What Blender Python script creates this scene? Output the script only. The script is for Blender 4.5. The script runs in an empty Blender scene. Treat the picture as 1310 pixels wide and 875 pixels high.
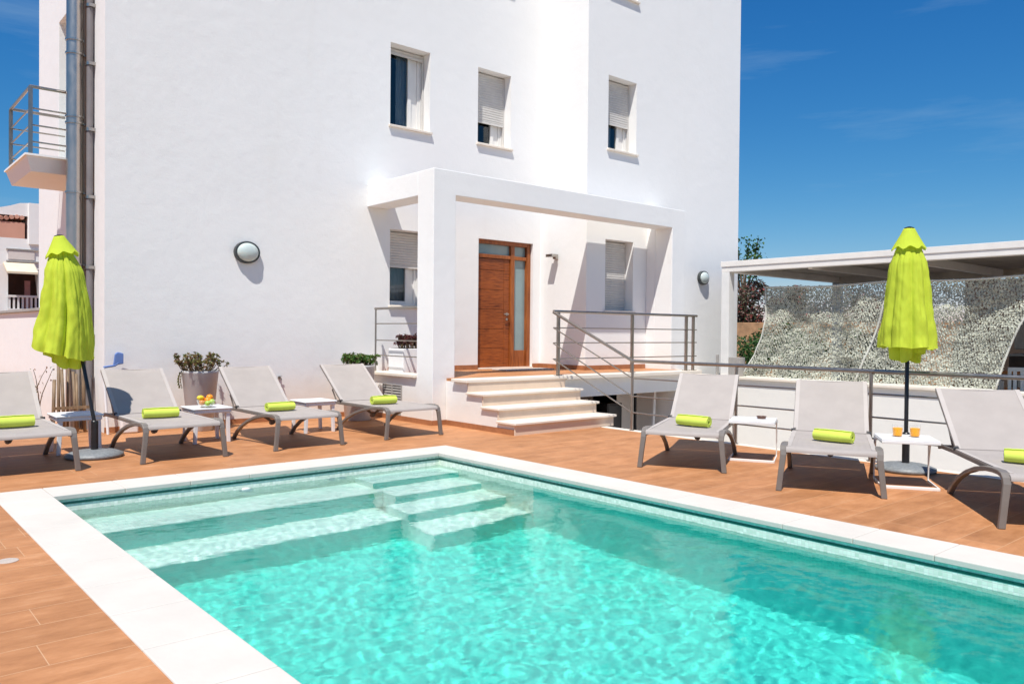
import bpy, bmesh, math, random
from mathutils import Vector, Matrix, noise
random.seed(7)
sc = bpy.context.scene
COL = sc.collection
PI = math.pi

# ------------------------------------------------------------------ materials
class NT:
    def __init__(s, name):
        m = bpy.data.materials.new(name); m.use_nodes = True
        s.m = m; s.t = m.node_tree; s.t.nodes.clear()
        s.out = s.t.nodes.new('ShaderNodeOutputMaterial')
    def n(s, typ, **kw):
        nd = s.t.nodes.new('ShaderNode' + typ)
        for k, v in kw.items():
            if k.startswith('i_'):
                key = k[2:]
                key = int(key) if key.isdigit() else key.replace('_', ' ')
                s.put(nd, key, v)
            else: setattr(nd, k, v)
        return nd
    def put(s, nd, key, v):
        if isinstance(v, bpy.types.NodeSocket): s.t.links.new(v, nd.inputs[key])
        elif isinstance(v, bpy.types.Node): s.t.links.new(v.outputs[0], nd.inputs[key])
        else: nd.inputs[key].default_value = v
    def math(s, op, a, b=0.0, c=None):
        nd = s.t.nodes.new('ShaderNodeMath'); nd.operation = op
        s.put(nd, 0, a); s.put(nd, 1, b)
        if c is not None: s.put(nd, 2, c)
        return nd.outputs[0]
    def pos(s):
        return s.n('TexCoord').outputs['Object']
    def noise(s, scale, detail=4, rough=.55, vec=None, stretch=None):
        v = vec if vec is not None else s.pos()
        if stretch:
            mp = s.n('Mapping'); s.put(mp, 'Vector', v); mp.inputs['Scale'].default_value = stretch; v = mp.outputs[0]
        nd = s.n('TexNoise'); s.put(nd, 'Vector', v)
        nd.inputs['Scale'].default_value = scale; nd.inputs['Detail'].default_value = detail; nd.inputs['Roughness'].default_value = rough
        return nd.outputs['Fac']
    def ramp(s, fac, stops):
        r = s.n('ValToRGB'); s.put(r, 'Fac', fac)
        e = r.color_ramp.elements
        while len(e) < len(stops): e.new(.5)
        for el, (p, c) in zip(e, stops):
            el.position = p; el.color = tuple(c) + ((1,) if len(c) == 3 else ())
        return r.outputs['Color']
    def mix(s, fac, a, b, blend='MIX'):
        nd = s.n('Mix'); nd.data_type = 'RGBA'; nd.blend_type = blend
        for idx, v in ((0, fac), (6, a), (7, b)):
            if isinstance(v, bpy.types.NodeSocket): s.t.links.new(v, nd.inputs[idx])
            else:
                nd.inputs[idx].default_value = (tuple(v) + (1,)) if isinstance(v, (tuple, list)) and len(v) == 3 else v
        return nd.outputs[2]
    def bump(s, h, strength=.3, dist=.01):
        b = s.n('Bump'); s.put(b, 'Height', h); b.inputs['Strength'].default_value = strength; b.inputs['Distance'].default_value = dist
        return b.outputs[0]
    def bsdf(s, color, rough=.6, metal=0., bump=None, spec=.5, **kw):
        p = s.n('BsdfPrincipled')
        if isinstance(color, (tuple, list)): p.inputs['Base Color'].default_value = tuple(color) + ((1,) if len(color) == 3 else ())
        else: s.put(p, 'Base Color', color)
        s.put(p, 'Roughness', rough); s.put(p, 'Metallic', metal); p.inputs['Specular IOR Level'].default_value = spec
        if bump is not None: s.put(p, 'Normal', bump)
        for k, v in kw.items(): s.put(p, k.replace('_', ' '), v)
        s.t.links.new(p.outputs[0], s.out.inputs['Surface'])
        return s.m

def var(name, c, amount=.12, scale=6, rough=.6, metal=0., bs=60, bstr=.15, bdist=.003, spec=.5, stretch=None, **kw):
    """a colour with mild natural variation and a fine grain"""
    t = NT(name)
    f = t.noise(scale, 5, .6, stretch=stretch)
    a = [max(0, x*(1-amount)) for x in c]; b = [min(1, x*(1+amount)) for x in c]
    col = t.ramp(f, [(.3, a), (.7, b)])
    g = t.noise(bs, 3, .6, stretch=stretch)
    r = t.math('MULTIPLY_ADD', t.noise(scale*3), .2, rough-.1)
    return t.bsdf(col, r, metal, t.bump(g, bstr, bdist), spec, **kw)

def m_plaster():
    t = NT('white_plaster')
    f = t.noise(.7, 5, .6); f2 = t.noise(1.0, 4, .6, stretch=(3.0, 3.0, .35))
    col = t.ramp(f, [(.3, (.825, .822, .808)), (.7, (.85, .848, .838))])
    st = t.ramp(f2, [(.58, (1, 1, 1)), (.85, (.965, .96, .95))])
    col = t.mix(1., col, st, 'MULTIPLY')
    sz = t.n('SeparateXYZ'); t.put(sz, 0, t.pos()); dm_ = t.n('MapRange', i_1=.02, i_2=.45); t.put(dm_, 0, t.math('SUBTRACT', sz.outputs[2], t.math('MULTIPLY', t.noise(4, 5, .7), .5)))
    col = t.mix(dm_.outputs[0], t.mix(1., col, (.93, .90, .86), 'MULTIPLY'), col)
    h = t.math('ADD', t.math('ADD', t.noise(1.6, 3), t.noise(6, 4)), t.math('MULTIPLY', t.noise(55, 4), .28))
    return t.bsdf(col, .85, 0, t.bump(h, .35, .012), .25)

def m_deck(name='terracotta_deck', rowh=.25, length=1.25):
    t = NT(name)
    sep = t.n('SeparateXYZ'); t.put(sep, 0, t.pos())
    x, y = sep.outputs[0], sep.outputs[1]
    v = t.math('DIVIDE', t.math('ADD', y, .03), rowh)
    row = t.math('FLOOR', v); fv = t.math('FRACT', v)
    wn = t.n('TexWhiteNoise', noise_dimensions='1D'); t.put(wn, 'W', row)
    u = t.math('ADD', t.math('DIVIDE', x, length), wn.outputs['Value'])
    colm = t.math('FLOOR', u); fu = t.math('FRACT', u)
    du = t.math('MULTIPLY', t.math('MINIMUM', fu, t.math('SUBTRACT', 1., fu)), length)
    dv = t.math('MULTIPLY', t.math('MINIMUM', fv, t.math('SUBTRACT', 1., fv)), rowh)
    d = t.math('MINIMUM', du, dv)
    mr = t.n('MapRange', i_1=.0011, i_2=.0030); t.put(mr, 0, d)
    joint = mr.outputs[0]     # 0 in joint
    cv = t.n('CombineXYZ'); t.put(cv, 0, colm); t.put(cv, 1, row)
    w2 = t.n('TexWhiteNoise', noise_dimensions='3D'); t.put(w2, 0, cv)
    tone = w2.outputs['Value']
    grain = t.noise(7, 7, .68, stretch=(.6, 4, 1)); cloud = t.noise(3.6, 7, .68, stretch=(.8, 1.7, 1))
    k = t.math('ADD', t.math('MULTIPLY', grain, .22), t.math('MULTIPLY', cloud, .78))
    col = t.ramp(k, [(.30, (.325, .135, .050)), (.44, (.435, .19, .076)), (.56, (.515, .235, .100)), (.72, (.61, .32, .165))])
    tn = t.ramp(tone, [(0, (.88, .87, .86)), (1, (1.06, 1.06, 1.08))])
    col = t.mix(1., col, tn, 'MULTIPLY')
    dirt = t.ramp(t.noise(1.3, 6, .7), [(.35, (.9, .89, .87)), (.6, (1, 1, 1))])
    col = t.mix(1., col, dirt, 'MULTIPLY')
    col = t.mix(joint, (.55, .32, .175), col)
    h = t.math('ADD', joint, t.math('MULTIPLY', grain, .25))
    return t.bsdf(col, t.math('MULTIPLY_ADD', cloud, .25, .45), 0, t.bump(h, .3, .003), .35)

def m_mosaic(name, light, dark, scale=38., tone=.12, rough=.25, grout=(.74, .74, .68)):
    t = NT(name)
    mp = t.n('Mapping'); t.put(mp, 0, t.pos()); mp.inputs['Scale'].default_value = (scale,)*3
    mp.inputs['Location'].default_value = (.13, .31, .27)
    fr = t.n('VectorMath', operation='FRACTION'); t.put(fr, 0, mp)
    fl = t.n('VectorMath', operation='FLOOR'); t.put(fl, 0, mp)
    sep = t.n('SeparateXYZ'); t.put(sep, 0, fr)
    geo = t.n('NewGeometry'); sn = t.n('SeparateXYZ'); t.put(sn, 0, geo.outputs['Normal'])
    ds = None
    for i in range(3):
        c = sep.outputs[i]
        d = t.math('MINIMUM', c, t.math('SUBTRACT', 1., c))
        d = t.math('ADD', d, t.math('ROUND', t.math('ABSOLUTE', sn.outputs[i])))
        ds = d if ds is None else t.math('MINIMUM', ds, d)
    j = t.n('MapRange', i_1=.03, i_2=.09); t.put(j, 0, ds)
    wn = t.n('TexWhiteNoise', noise_dimensions='3D'); t.put(wn, 0, fl)
    col = t.ramp(wn.outputs['Value'], [(0, dark), (1, light)])
    col = t.mix(j.outputs[0], grout, col)
    return t.bsdf(col, rough, 0, t.bump(j.outputs[0], .25, .002), .5)

def m_wood(name, a, b, rough=.4, stretch=(1.2, 6, 14)):
    t = NT(name)
    g = t.noise(3.0, 7, .62, stretch=stretch)
    g2 = t.noise(2.0, 2, .5)
    col = t.ramp(t.math('ADD', t.math('MULTIPLY', g, .75), t.math('MULTIPLY', g2, .25)), [(.32, a), (.62, b)])
    return t.bsdf(col, rough, 0, t.bump(g, .2, .002), .4)

def m_metal(name, c, rough=.3, aniso=0):
    t = NT(name)
    f = t.noise(14, 5, .6, stretch=(1, 1, .4))
    col = t.ramp(f, [(.3, [x*.85 for x in c]), (.7, c)])
    return t.bsdf(col, t.math('MULTIPLY_ADD', f, .2, rough-.1), 1., None, .5)

def m_leaf(name, cols, rough=.45, trans=.25):
    t = NT(name)
    oi = t.n('NewGeometry')
    f = t.math('ADD', t.math('MULTIPLY', oi.outputs['Random Per Island'], .6), t.math('MULTIPLY', t.noise(5, 3), .4))
    n = len(cols)
    col = t.ramp(f, [(.2+.6*i/(n-1), c) for i, c in enumerate(cols)])
    p = t.n('BsdfPrincipled'); t.put(p, 'Base Color', col); p.inputs['Roughness'].default_value = rough
    tr = t.n('BsdfTranslucent'); t.put(tr, 'Color', col)
    mx = t.n('MixShader', i_0=trans); t.put(mx, 1, p); t.put(mx, 2, tr)
    t.t.links.new(mx.outputs[0], t.out.inputs['Surface'])
    return t.m

def m_fabric(name, c, rough=.85, weave=420, trans=.12, amount=.05):
    t = NT(name)
    f = t.noise(5, 4); col = t.ramp(f, [(.3, [x*(1-amount) for x in c]), (.7, [min(1, x*(1+amount)) for x in c])])
    w = t.n('TexWave', i_Scale=weave/6.28); w.wave_type = 'BANDS'; w.bands_direction = 'X'; t.put(w, 0, t.pos())
    w2 = t.n('TexWave', i_Scale=weave/6.28); w2.bands_direction = 'Z'; t.put(w2, 0, t.pos())
    h = t.math('ADD', t.math('MULTIPLY', w.outputs[1], w2.outputs[1]), t.math('MULTIPLY', t.noise(18, 4), 1.2))
    p = t.n('BsdfPrincipled'); t.put(p, 'Base Color', col); p.inputs['Roughness'].default_value = rough
    p.inputs['Specular IOR Level'].default_value = .2
    t.put(p, 'Normal', t.bump(h, .25, .004))
    tr = t.n('BsdfTranslucent'); t.put(tr, 'Color', col)
    mx = t.n('MixShader', i_0=trans); t.put(mx, 1, p); t.put(mx, 2, tr)
    t.t.links.new(mx.outputs[0], t.out.inputs['Surface'])
    return t.m

def m_glass(name='window_glass', tint=(.75, .8, .82), ior=1.5, boost=1.6):
    t = NT(name)
    lw_ = t.n('LayerWeight', i_Blend=.5)
    fac = t.math('MULTIPLY_ADD', t.math('POWER', lw_.outputs['Facing'], 4.), .8*boost, .04*boost)
    tr = t.n('BsdfTransparent'); tr.inputs[0].default_value = tint + (1,)
    gl = t.n('BsdfGlossy'); gl.inputs['Roughness'].default_value = .02; gl.inputs[0].default_value = (1, 1, 1, 1)
    mx = t.n('MixShader'); t.put(mx, 0, fac); t.put(mx, 1, tr); t.put(mx, 2, gl)
    t.t.links.new(mx.outputs[0], t.out.inputs['Surface'])
    return t.m

M = dict(
    plaster=m_plaster(), deck=m_deck(),
    skirting=var('terracotta_skirting', (.36, .15, .065), .2, 9, .5),
    stone=var('cream_limestone', (.78, .70, .60), .06, 3, .6, bs=40, bstr=.2),
    riser=var('beige_riser_stone', (.70, .55, .42), .07, 4, .6),
    coping=var('pale_coping_stone', (.61, .565, .505), .06, 2.2, .7, bs=35, bstr=.25, bdist=.004, spec=.25),
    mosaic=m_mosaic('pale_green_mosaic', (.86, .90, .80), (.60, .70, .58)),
    mosaic_step=m_mosaic('mosaic_shallow_tint', (.90, .96, .91), (.74, .92, .85)), mosaic_floor=m_mosaic('mosaic_depth_tint', (.10, .80, .69), (.05, .66, .57), grout=(.16, .76, .66)), mosaic_wall=m_mosaic('mosaic_depth_shade', (.07, .66, .58), (.03, .52, .46), grout=(.14, .66, .58)),  # water depth and wall shade put into the tile colours: pale treads, deeper floor
    mosaic_dark=var('dark_green_tile', (.03, .13, .09), .3, 30, .3),
    concrete=var('concrete', (.36, .35, .33), .15, 2, .85),
    ground=var('dry_ground', (.30, .25, .18), .25, .4, .95, bs=8, bstr=.4, bdist=.03),
    drive=var('pale_driveway_concrete', (.52, .47, .42), .12, 2, .9),  # unseen floor, made pale to bounce light onto the boundary wall
    asphalt=var('driveway_asphalt', (.10, .10, .10), .2, 2, .9),
    steel=m_metal('brushed_steel', (.50, .47, .43), .32),
    rail=m_metal('railing_steel', (.40, .36, .32), .36),
    flue=m_metal('flue_steel', (.56, .51, .46), .36),
    pipe_tan=var('tan_pipe_paint', (.62, .45, .32), .08, 4, .4),
    pipe_grey=var('grey_downpipe_paint', (.20, .185, .19), .12, 5, .45),
    frame=var('taupe_powder_coat', (.18, .157, .138), .07, 9, .42, bs=200, bstr=.05),
    sling=m_fabric('taupe_sling_mesh', (.395, .352, .325), .8, 900, .02),
    edging=m_fabric('pale_taupe_edging', (.47, .425, .395), .8, 600, .02),
    towel=m_fabric('lime_towel_cloth', (.64, .76, .12), .95, 500, .08, .1),
    lime=m_fabric('lime_canopy_cloth', (.62, .74, .065), .8, 700, .30, .06),
    black=var('black_powder_coat', (.014, .014, .016), .2, 9, .35),
    base=var('grey_granite_base', (.20, .215, .225), .25, 40, .5, bs=90, bstr=.3),
    white=var('white_plastic', (.78, .78, .79), .03, 6, .4),
    white_metal=var('white_painted_metal', (.76, .75, .73), .04, 5, .4),
    beam=var('cream_painted_beam', (.80, .77, .73), .05, 3, .5),
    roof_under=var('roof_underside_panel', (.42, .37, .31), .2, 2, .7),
    shutter=var('shutter_slat_paint', (.62, .60, .57), .05, 8, .5),
    glass=m_glass(boost=1.1), clear=m_glass('clear_tumbler_glass', (.99, .99, .99), 1.3, .45), frosted=var('frosted_glass', (.24, .33, .34), .12, 2, .18, spec=.7),
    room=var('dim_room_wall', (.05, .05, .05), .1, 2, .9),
    curtain=m_fabric('grey_curtain', (.42, .44, .46), .9, 300, .2),
    door=m_wood('varnished_door_wood', (.10, .020, .005), (.37, .095, .018), .36, (1.5, 3, 16)),
    door_frame=m_wood('varnished_frame_wood', (.16, .038, .009), (.38, .115, .026), .4, (12, 3, 1.2)),
    groove=var('dark_door_groove', (.045, .014, .006), .1, 5, .6),
    mat=var('door_mat_fibre', (.50, .44, .39), .25, 20, .95, bs=200, bstr=.6),
    lamp_glass=var('lamp_diffuser', (.55, .62, .59), .06, 8, .12, spec=.8),
    lamp_rim=var('dark_lamp_rim', (.05, .055, .055), .1, 9, .35),
    garage=var('dark_garage_panel', (.24, .19, .16), .12, 3, .5),
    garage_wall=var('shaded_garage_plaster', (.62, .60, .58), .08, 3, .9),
    pot=var('grey_planter_resin', (.56, .55, .545), .05, 4, .55),
    soil=var('potting_soil', (.05, .035, .022), .3, 30, .95, bs=60, bstr=.8, bdist=.01),
    stem=var('plant_stem', (.16, .11, .06), .2, 20, .8),
    leaf_red=m_leaf('red_green_succulent_leaf', [(.08, .16, .035), (.18, .19, .05), (.24, .12, .045), (.15, .05, .035)]),
    leaf_grn=m_leaf('green_succulent_leaf', [(.03, .09, .015), (.07, .19, .03), (.14, .24, .05), (.20, .10, .04)]),
    leaf_dark=m_leaf('purple_foliage', [(.07, .012, .02), (.14, .03, .035), (.10, .06, .03)]),
    leaf_hedge=m_leaf('hedge_leaf', [(.012, .05, .008), (.03, .10, .015), (.07, .17, .03)]),
    leaf_dry=m_leaf('flowering_hedge_leaf', [(.03, .06, .02), (.10, .10, .05), (.17, .12, .10), (.32, .07, .06)]),
    net=m_fabric('camouflage_net_cloth', (.64, .65, .55), .9, 500, .22, .22),
    rope=var('net_rope', (.60, .60, .54), .1, 30, .9),
    net_mesh=var('net_cord', (.20, .20, .17), .1, 30, .9),
    stonewall=var('warm_stone_wall', (.48, .27, .14), .25, 6, .9, bs=20, bstr=.5),
    orange_seat=var('terracotta_cushion', (.55, .20, .06), .1, 8, .8),
    dark_room=var('dark_brown_boards', (.06, .038, .028), .2, 5, .7),
    salmon=var('salmon_render', (.62, .33, .24), .08, 2, .85),
    awning=var('cream_awning', (.70, .60, .45), .08, 4, .8),
    shade=var('dark_recess', (.10, .045, .03), .2, 4, .8),
    cane=m_wood('bamboo_cane', (.10, .065, .04), (.32, .22, .13), .6, (10, 10, 1)),
    blue=var('blue_plastic', (.13, .22, .50), .1, 8, .4),
    orange=var('orange_peel', (.85, .27, .01), .1, 40, .42, bs=250, bstr=.3, bdist=.002),
    lemon=var('lemon_peel', (.80, .60, .03), .1, 40, .42, bs=250, bstr=.3, bdist=.002),
    apple=var('green_apple_skin', (.42, .60, .08), .15, 12, .3),
    peach=var('red_yellow_apple_skin', (.62, .22, .03), .5, 14, .3),
    juice=var('orange_juice', (.95, .40, .006), .04, 20, .6, spec=.2),
    ash=var('brown_glass_ashtray', (.12, .05, .03), .2, 20, .2),
    patch=var('drain_cap_plastic', (.50, .42, .36), .05, 8, .5),
    grill=var('grey_grille_paint', (.36, .34, .32), .1, 8, .5),
    hole=var('dark_void', (.012, .011, .01), .1, 4, .9),
    tile_sign=var('ceramic_sign_tile', (.66, .60, .57), .05, 8, .3),
    sign_red=var('faded_red_paint', (.50, .22, .20), .1, 8, .6),
    trunk=var('bark', (.13, .09, .06), .25, 12, .95, bs=30, bstr=.6, bdist=.01),
)

# ------------------------------------------------------------------ mesh helpers
class MB:
    def __init__(s): s.bm = bmesh.new()
    def quad(s, pts):
        return s.bm.faces.new([s.bm.verts.new(p) for p in pts])
    def box(s, x0, x1, y0, y1, z0, z1, mtx=None):
        vs = [s.bm.verts.new(p) for p in ((x0,y0,z0),(x1,y0,z0),(x1,y1,z0),(x0,y1,z0),(x0,y0,z1),(x1,y0,z1),(x1,y1,z1),(x0,y1,z1))]
        if mtx is not None:
            for v in vs: v.co = mtx @ v.co
        for f in ((0,3,2,1),(4,5,6,7),(0,1,5,4),(1,2,6,5),(2,3,7,6),(3,0,4,7)): s.bm.faces.new([vs[i] for i in f])
        return s
    def prism(s, poly, a, b, axis='Y'):
        """polygon of (u,v) extruded from a to b; axis Y: (x,z); X: (y,z); Z: (x,y)"""
        def P(u, v, w):
            return {'Y': (u, w, v), 'X': (w, u, v), 'Z': (u, v, w)}[axis]
        A = [s.bm.verts.new(P(u, v, a)) for u, v in poly]; B = [s.bm.verts.new(P(u, v, b)) for u, v in poly]
        n = len(poly)
        s.bm.faces.new(A); s.bm.faces.new(B[::-1])
        for i in range(n): s.bm.faces.new([A[i], B[i], B[(i+1) % n], A[(i+1) % n]])
        return s
    def tube(s, pts, r, seg=10, cap=True, flat=None):
        """round tube (or flat=(half_width, half_thick) bar) along pts"""
        pts = [Vector(p) for p in pts]; rings = []; n = len(pts)
        up = None
        for i, p in enumerate(pts):
            d = (pts[min(i+1, n-1)] - pts[max(i-1, 0)])
            if d.length < 1e-9: d = Vector((0, 0, 1))
            d.normalize()
            if up is None:
                up = Vector((0, 0, 1)) if abs(d.z) < .9 else Vector((1, 0, 0))
            side = d.cross(up)
            if side.length < 1e-5: side = d.cross(Vector((0, 1, 0)))
            side.normalize(); u2 = side.cross(d).normalized(); up = u2
            rr = r[i] if isinstance(r, (list, tuple)) else r
            ring = []
            for k in range(seg):
                a = 2*PI*k/seg
                ring.append(s.bm.verts.new(p + side*math.cos(a)*rr + u2*math.sin(a)*rr))
            rings.append(ring)
        for A, B in zip(rings, rings[1:]):
            for k in range(seg): s.bm.faces.new([A[k], A[(k+1) % seg], B[(k+1) % seg], B[k]])
        if cap:
            s.bm.faces.new(rings[0][::-1]); s.bm.faces.new(rings[-1])
        return s
    def bar(s, pts, wx, th):
        """flat bar whose path lies in a YZ plane: width wx along X, thickness th in the plane"""
        pts = [Vector(p) for p in pts]; n = len(pts); rings = []
        for i, p in enumerate(pts):
            d = (pts[min(i+1, n-1)] - pts[max(i-1, 0)]); d.x = 0; d.normalize()
            nn = Vector((0, -d.z, d.y)); w = wx[i] if isinstance(wx, (list, tuple)) else wx
            X = Vector((w/2, 0, 0)); t = (th[i] if isinstance(th, (list, tuple)) else th)/2
            rings.append([s.bm.verts.new(q) for q in (p-X-nn*t, p+X-nn*t, p+X+nn*t, p-X+nn*t)])
        for A, B in zip(rings, rings[1:]):
            for k in range(4): s.bm.faces.new([A[k], A[(k+1) % 4], B[(k+1) % 4], B[k]])
        s.bm.faces.new(rings[0][::-1]); s.bm.faces.new(rings[-1])
        return s
    def lathe(s, prof, c=(0, 0, 0), seg=32, mtx=None, cap0=True, cap1=True):
        rings = []
        for r, z in prof:
            ring = []
            for k in range(seg):
                a = 2*PI*k/seg; p = Vector((r*math.cos(a), r*math.sin(a), z))
                if mtx is not None: p = mtx @ p
                ring.append(s.bm.verts.new(p + Vector(c)))
            rings.append(ring)
        for A, B in zip(rings, rings[1:]):
            for k in range(seg): s.bm.faces.new([A[k], A[(k+1) % seg], B[(k+1) % seg], B[k]])
        if cap0: s.bm.faces.new(rings[0][::-1])
        if cap1: s.bm.faces.new(rings[-1])
        return s
    def ball(s, c, r, seg=16, sc_=(1, 1, 1)):
        g = bmesh.ops.create_uvsphere(s.bm, u_segments=seg, v_segments=seg//2+2, radius=r)
        for v in g['verts']: v.co = Vector((v.co.x*sc_[0], v.co.y*sc_[1], v.co.z*sc_[2])) + Vector(c)
        return s
    def build(s, name, mat, parent=None, bevel=0, smooth=False, loc=None, segs=2, recalc=True):
        if recalc: bmesh.ops.recalc_face_normals(s.bm, faces=s.bm.faces)
        me = bpy.data.meshes.new(name); s.bm.to_mesh(me); s.bm.free()
        o = bpy.data.objects.new(name, me); COL.objects.link(o)
        if isinstance(mat, str): mat = M[mat]
        me.materials.append(mat)
        if parent is not None: o.parent = parent
        if loc is not None: o.location = loc
        if bevel:
            b = o.modifiers.new('bevel', 'BEVEL'); b.width = bevel; b.segments = segs; b.limit_method = 'ANGLE'; b.angle_limit = math.radians(40)
            b.harden_normals = False
        if smooth:
            for p in me.polygons: p.use_smooth = True
        return o

def smooth_by_angle(o, deg=40):
    me = o.data
    for p in me.polygons: p.use_smooth = True
    try: me.set_sharp_from_angle(angle=math.radians(deg))
    except Exception: pass
    return o

def tag(o, label=None, cat=None, group=None, kind=None):
    if label: o['label'] = label
    if cat: o['category'] = cat
    if group: o['group'] = group
    if kind: o['kind'] = kind
    return o

def thing(name, label, cat, loc=(0, 0, 0), rz=0, group=None):
    o = bpy.data.objects.new(name, None); COL.objects.link(o)
    o.empty_display_size = .2; o.location = loc; o.rotation_euler = (0, 0, rz)
    return tag(o, label, cat, group)

def copy_tree(o, parent=None):
    c = o.copy(); COL.objects.link(c)
    if parent is not None: c.parent = parent
    for ch in list(o.children): copy_tree(ch, c)
    return c

# ------------------------------------------------------------------ camera
cam_d = bpy.data.cameras.new('camera'); cam = bpy.data.objects.new('camera', cam_d); COL.objects.link(cam)
R = Matrix(((.75680787, .00128599, -.65363613), (-.65357541, .01526002, -.75670755), (.00900138, .99988273, .0123894)))
# camera axes in world (rows are world x,y,z of camera right/up/back)
m4 = R.to_4x4(); m4.translation = (0, 0, 1.3); cam.matrix_world = m4
cam_d.sensor_width = 36; cam_d.lens = 1016.5456/1310*36; cam_d.clip_end = 3000; cam_d.clip_start = .05
sc.camera = cam

# ------------------------------------------------------------------ world & sun
D = Vector((1.333, 1.0, -3.2)).normalized()
sun_d = bpy.data.lights.new('sun', 'SUN'); sun = bpy.data.objects.new('sun', sun_d); COL.objects.link(sun)
sun.rotation_euler = D.to_track_quat('-Z', 'Y').to_euler(); sun.location = (-5, -5, 12)
sun_d.energy = 5.0; sun_d.angle = math.radians(.5); sun_d.color = (1, .96, .89)
w = bpy.data.worlds.new('World'); sc.world = w; w.use_nodes = True
nt = w.node_tree; nt.nodes.clear()
wo = nt.nodes.new('ShaderNodeOutputWorld'); bg = nt.nodes.new('ShaderNodeBackground'); sky = nt.nodes.new('ShaderNodeTexSky')
sky.sky_type = 'NISHITA'; sky.sun_disc = False
sky.sun_elevation = math.asin(-D.z); sky.sun_rotation = math.atan2(-D.x, -D.y)
sky.air_density = 1.0; sky.dust_density = .1; sky.ozone_density = 3.2; sky.altitude = 50
# a few thin high clouds
tc = nt.nodes.new('ShaderNodeTexCoord'); mp = nt.nodes.new('ShaderNodeMapping'); mp.inputs['Scale'].default_value = (1.1, 1.1, 9)
mp.inputs['Rotation'].default_value = (.22, .1, .3); mp.inputs['Location'].default_value = (.35, .1, .4)
nz = nt.nodes.new('ShaderNodeTexNoise'); nz.inputs['Scale'].default_value = 2.1; nz.inputs['Detail'].default_value = 9; nz.inputs['Roughness'].default_value = .62
cr = nt.nodes.new('ShaderNodeValToRGB'); cr.color_ramp.elements[0].position = .55; cr.color_ramp.elements[1].position = .88
mul = nt.nodes.new('ShaderNodeMath'); mul.operation = 'MULTIPLY'; mul.inputs[1].default_value = .30
mx = nt.nodes.new('ShaderNodeMix'); mx.data_type = 'RGBA'; mx.inputs[7].default_value = (5.0, 7.0, 8.6, 1)
L = nt.links.new
L(tc.outputs['Generated'], mp.inputs[0]); L(mp.outputs[0], nz.inputs['Vector']); L(nz.outputs['Fac'], cr.inputs[0])
L(cr.outputs[0], mul.inputs[0]); L(mul.outputs[0], mx.inputs[0])
sp_ = nt.nodes.new('ShaderNodeSeparateColor'); cb_ = nt.nodes.new('ShaderNodeCombineColor'); L(sky.outputs[0], sp_.inputs[0])
for i_, (pw_, k_) in enumerate(((2.0, .150), (1.12, .75), (.72, 1.98))):     # the deep clear blue of the photograph
    p_ = nt.nodes.new('ShaderNodeMath'); p_.operation = 'POWER'; p_.inputs[1].default_value = pw_; q_ = nt.nodes.new('ShaderNodeMath'); q_.operation = 'MULTIPLY'; q_.inputs[1].default_value = k_
    L(sp_.outputs[i_], p_.inputs[0]); L(p_.outputs[0], q_.inputs[0]); L(q_.outputs[0], cb_.inputs[i_])
L(cb_.outputs[0], mx.inputs[6]); L(mx.outputs[2], bg.inputs[0]); L(bg.outputs[0], wo.inputs[0])
bg.inputs[1].default_value = .075
sc.view_settings.view_transform = 'Standard'; sc.view_settings.look = 'None'; sc.view_settings.gamma = 1
sc.view_settings.exposure = .2; sc.view_settings.use_curve_mapping = False
sc.render.engine = 'CYCLES'
cy = sc.cycles
cy.max_bounces = 10; cy.diffuse_bounces = 5; cy.glossy_bounces = 4; cy.transmission_bounces = 8; cy.transparent_max_bounces = 12
cy.use_denoising = True; cy.sample_clamp_indirect = 6; cy.caustics_refractive = True; cy.caustics_reflective = False; cy.blur_glossy = .5

# ------------------------------------------------------------------ setting
LOW = -2.1
PX0, PX1, PY0, PY1 = 1.30, 4.97, -2.2, 6.93       # water opening
def S(o): return tag(o, kind='structure')
g = MB(); g.quad([(-900, -900, LOW-.1), (900, -900, LOW-.1), (900, 900, LOW-.1), (-900, 900, LOW-.1)]); S(g.build('ground', 'ground'))
d = MB()
cx0, cx1, cy0, cy1 = .965, 5.34, -2.53, 7.32     # coping outer
d.box(-14, cx0, -9, 34, LOW, 0); d.box(cx1, 8.10, -9, 34, LOW, 0); d.box(cx0, cx1, cy1, 34, LOW, 0); d.box(cx0, cx1, -9, cy0, LOW, 0)
S(d.build('deck', 'deck'))
e = MB(); e.box(8.10, 8.22, -9, 7.48, LOW, .004); S(e.build('terrace_kerb', 'stone', bevel=.004))
rp = MB(); rp.box(8.22, 13.0, -9, 9.7, LOW-.06, LOW+.02); S(rp.build('driveway', 'drive'))
yd = MB(); yd.box(13.2, 60, -20, 60, LOW-.08, -.05); S(yd.build('neighbour_yard', 'concrete'))

# coping: separate stone slabs as one kerb with thin joints
cp = MB()
ov = .0
def slabs(a, b, n):
    st = (b-a)/n
    return [(a+i*st+.001, a+(i+1)*st-.001) for i in range(n)]
for a, b in slabs(cy0, cy1, 20):
    cp.box(cx0, PX0+.02, a, b, -.032, .008); cp.box(PX1-.02, cx1, a, b, -.032, .008)
for a, b in slabs(PX0+.022, PX1-.022, 7):
    cp.box(a, b, PY1-.02, cy1, -.032, .008); cp.box(a, b, cy0, PY0+.02, -.032, .008)
S(cp.build('pool_coping', 'coping', bevel=.006))
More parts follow.
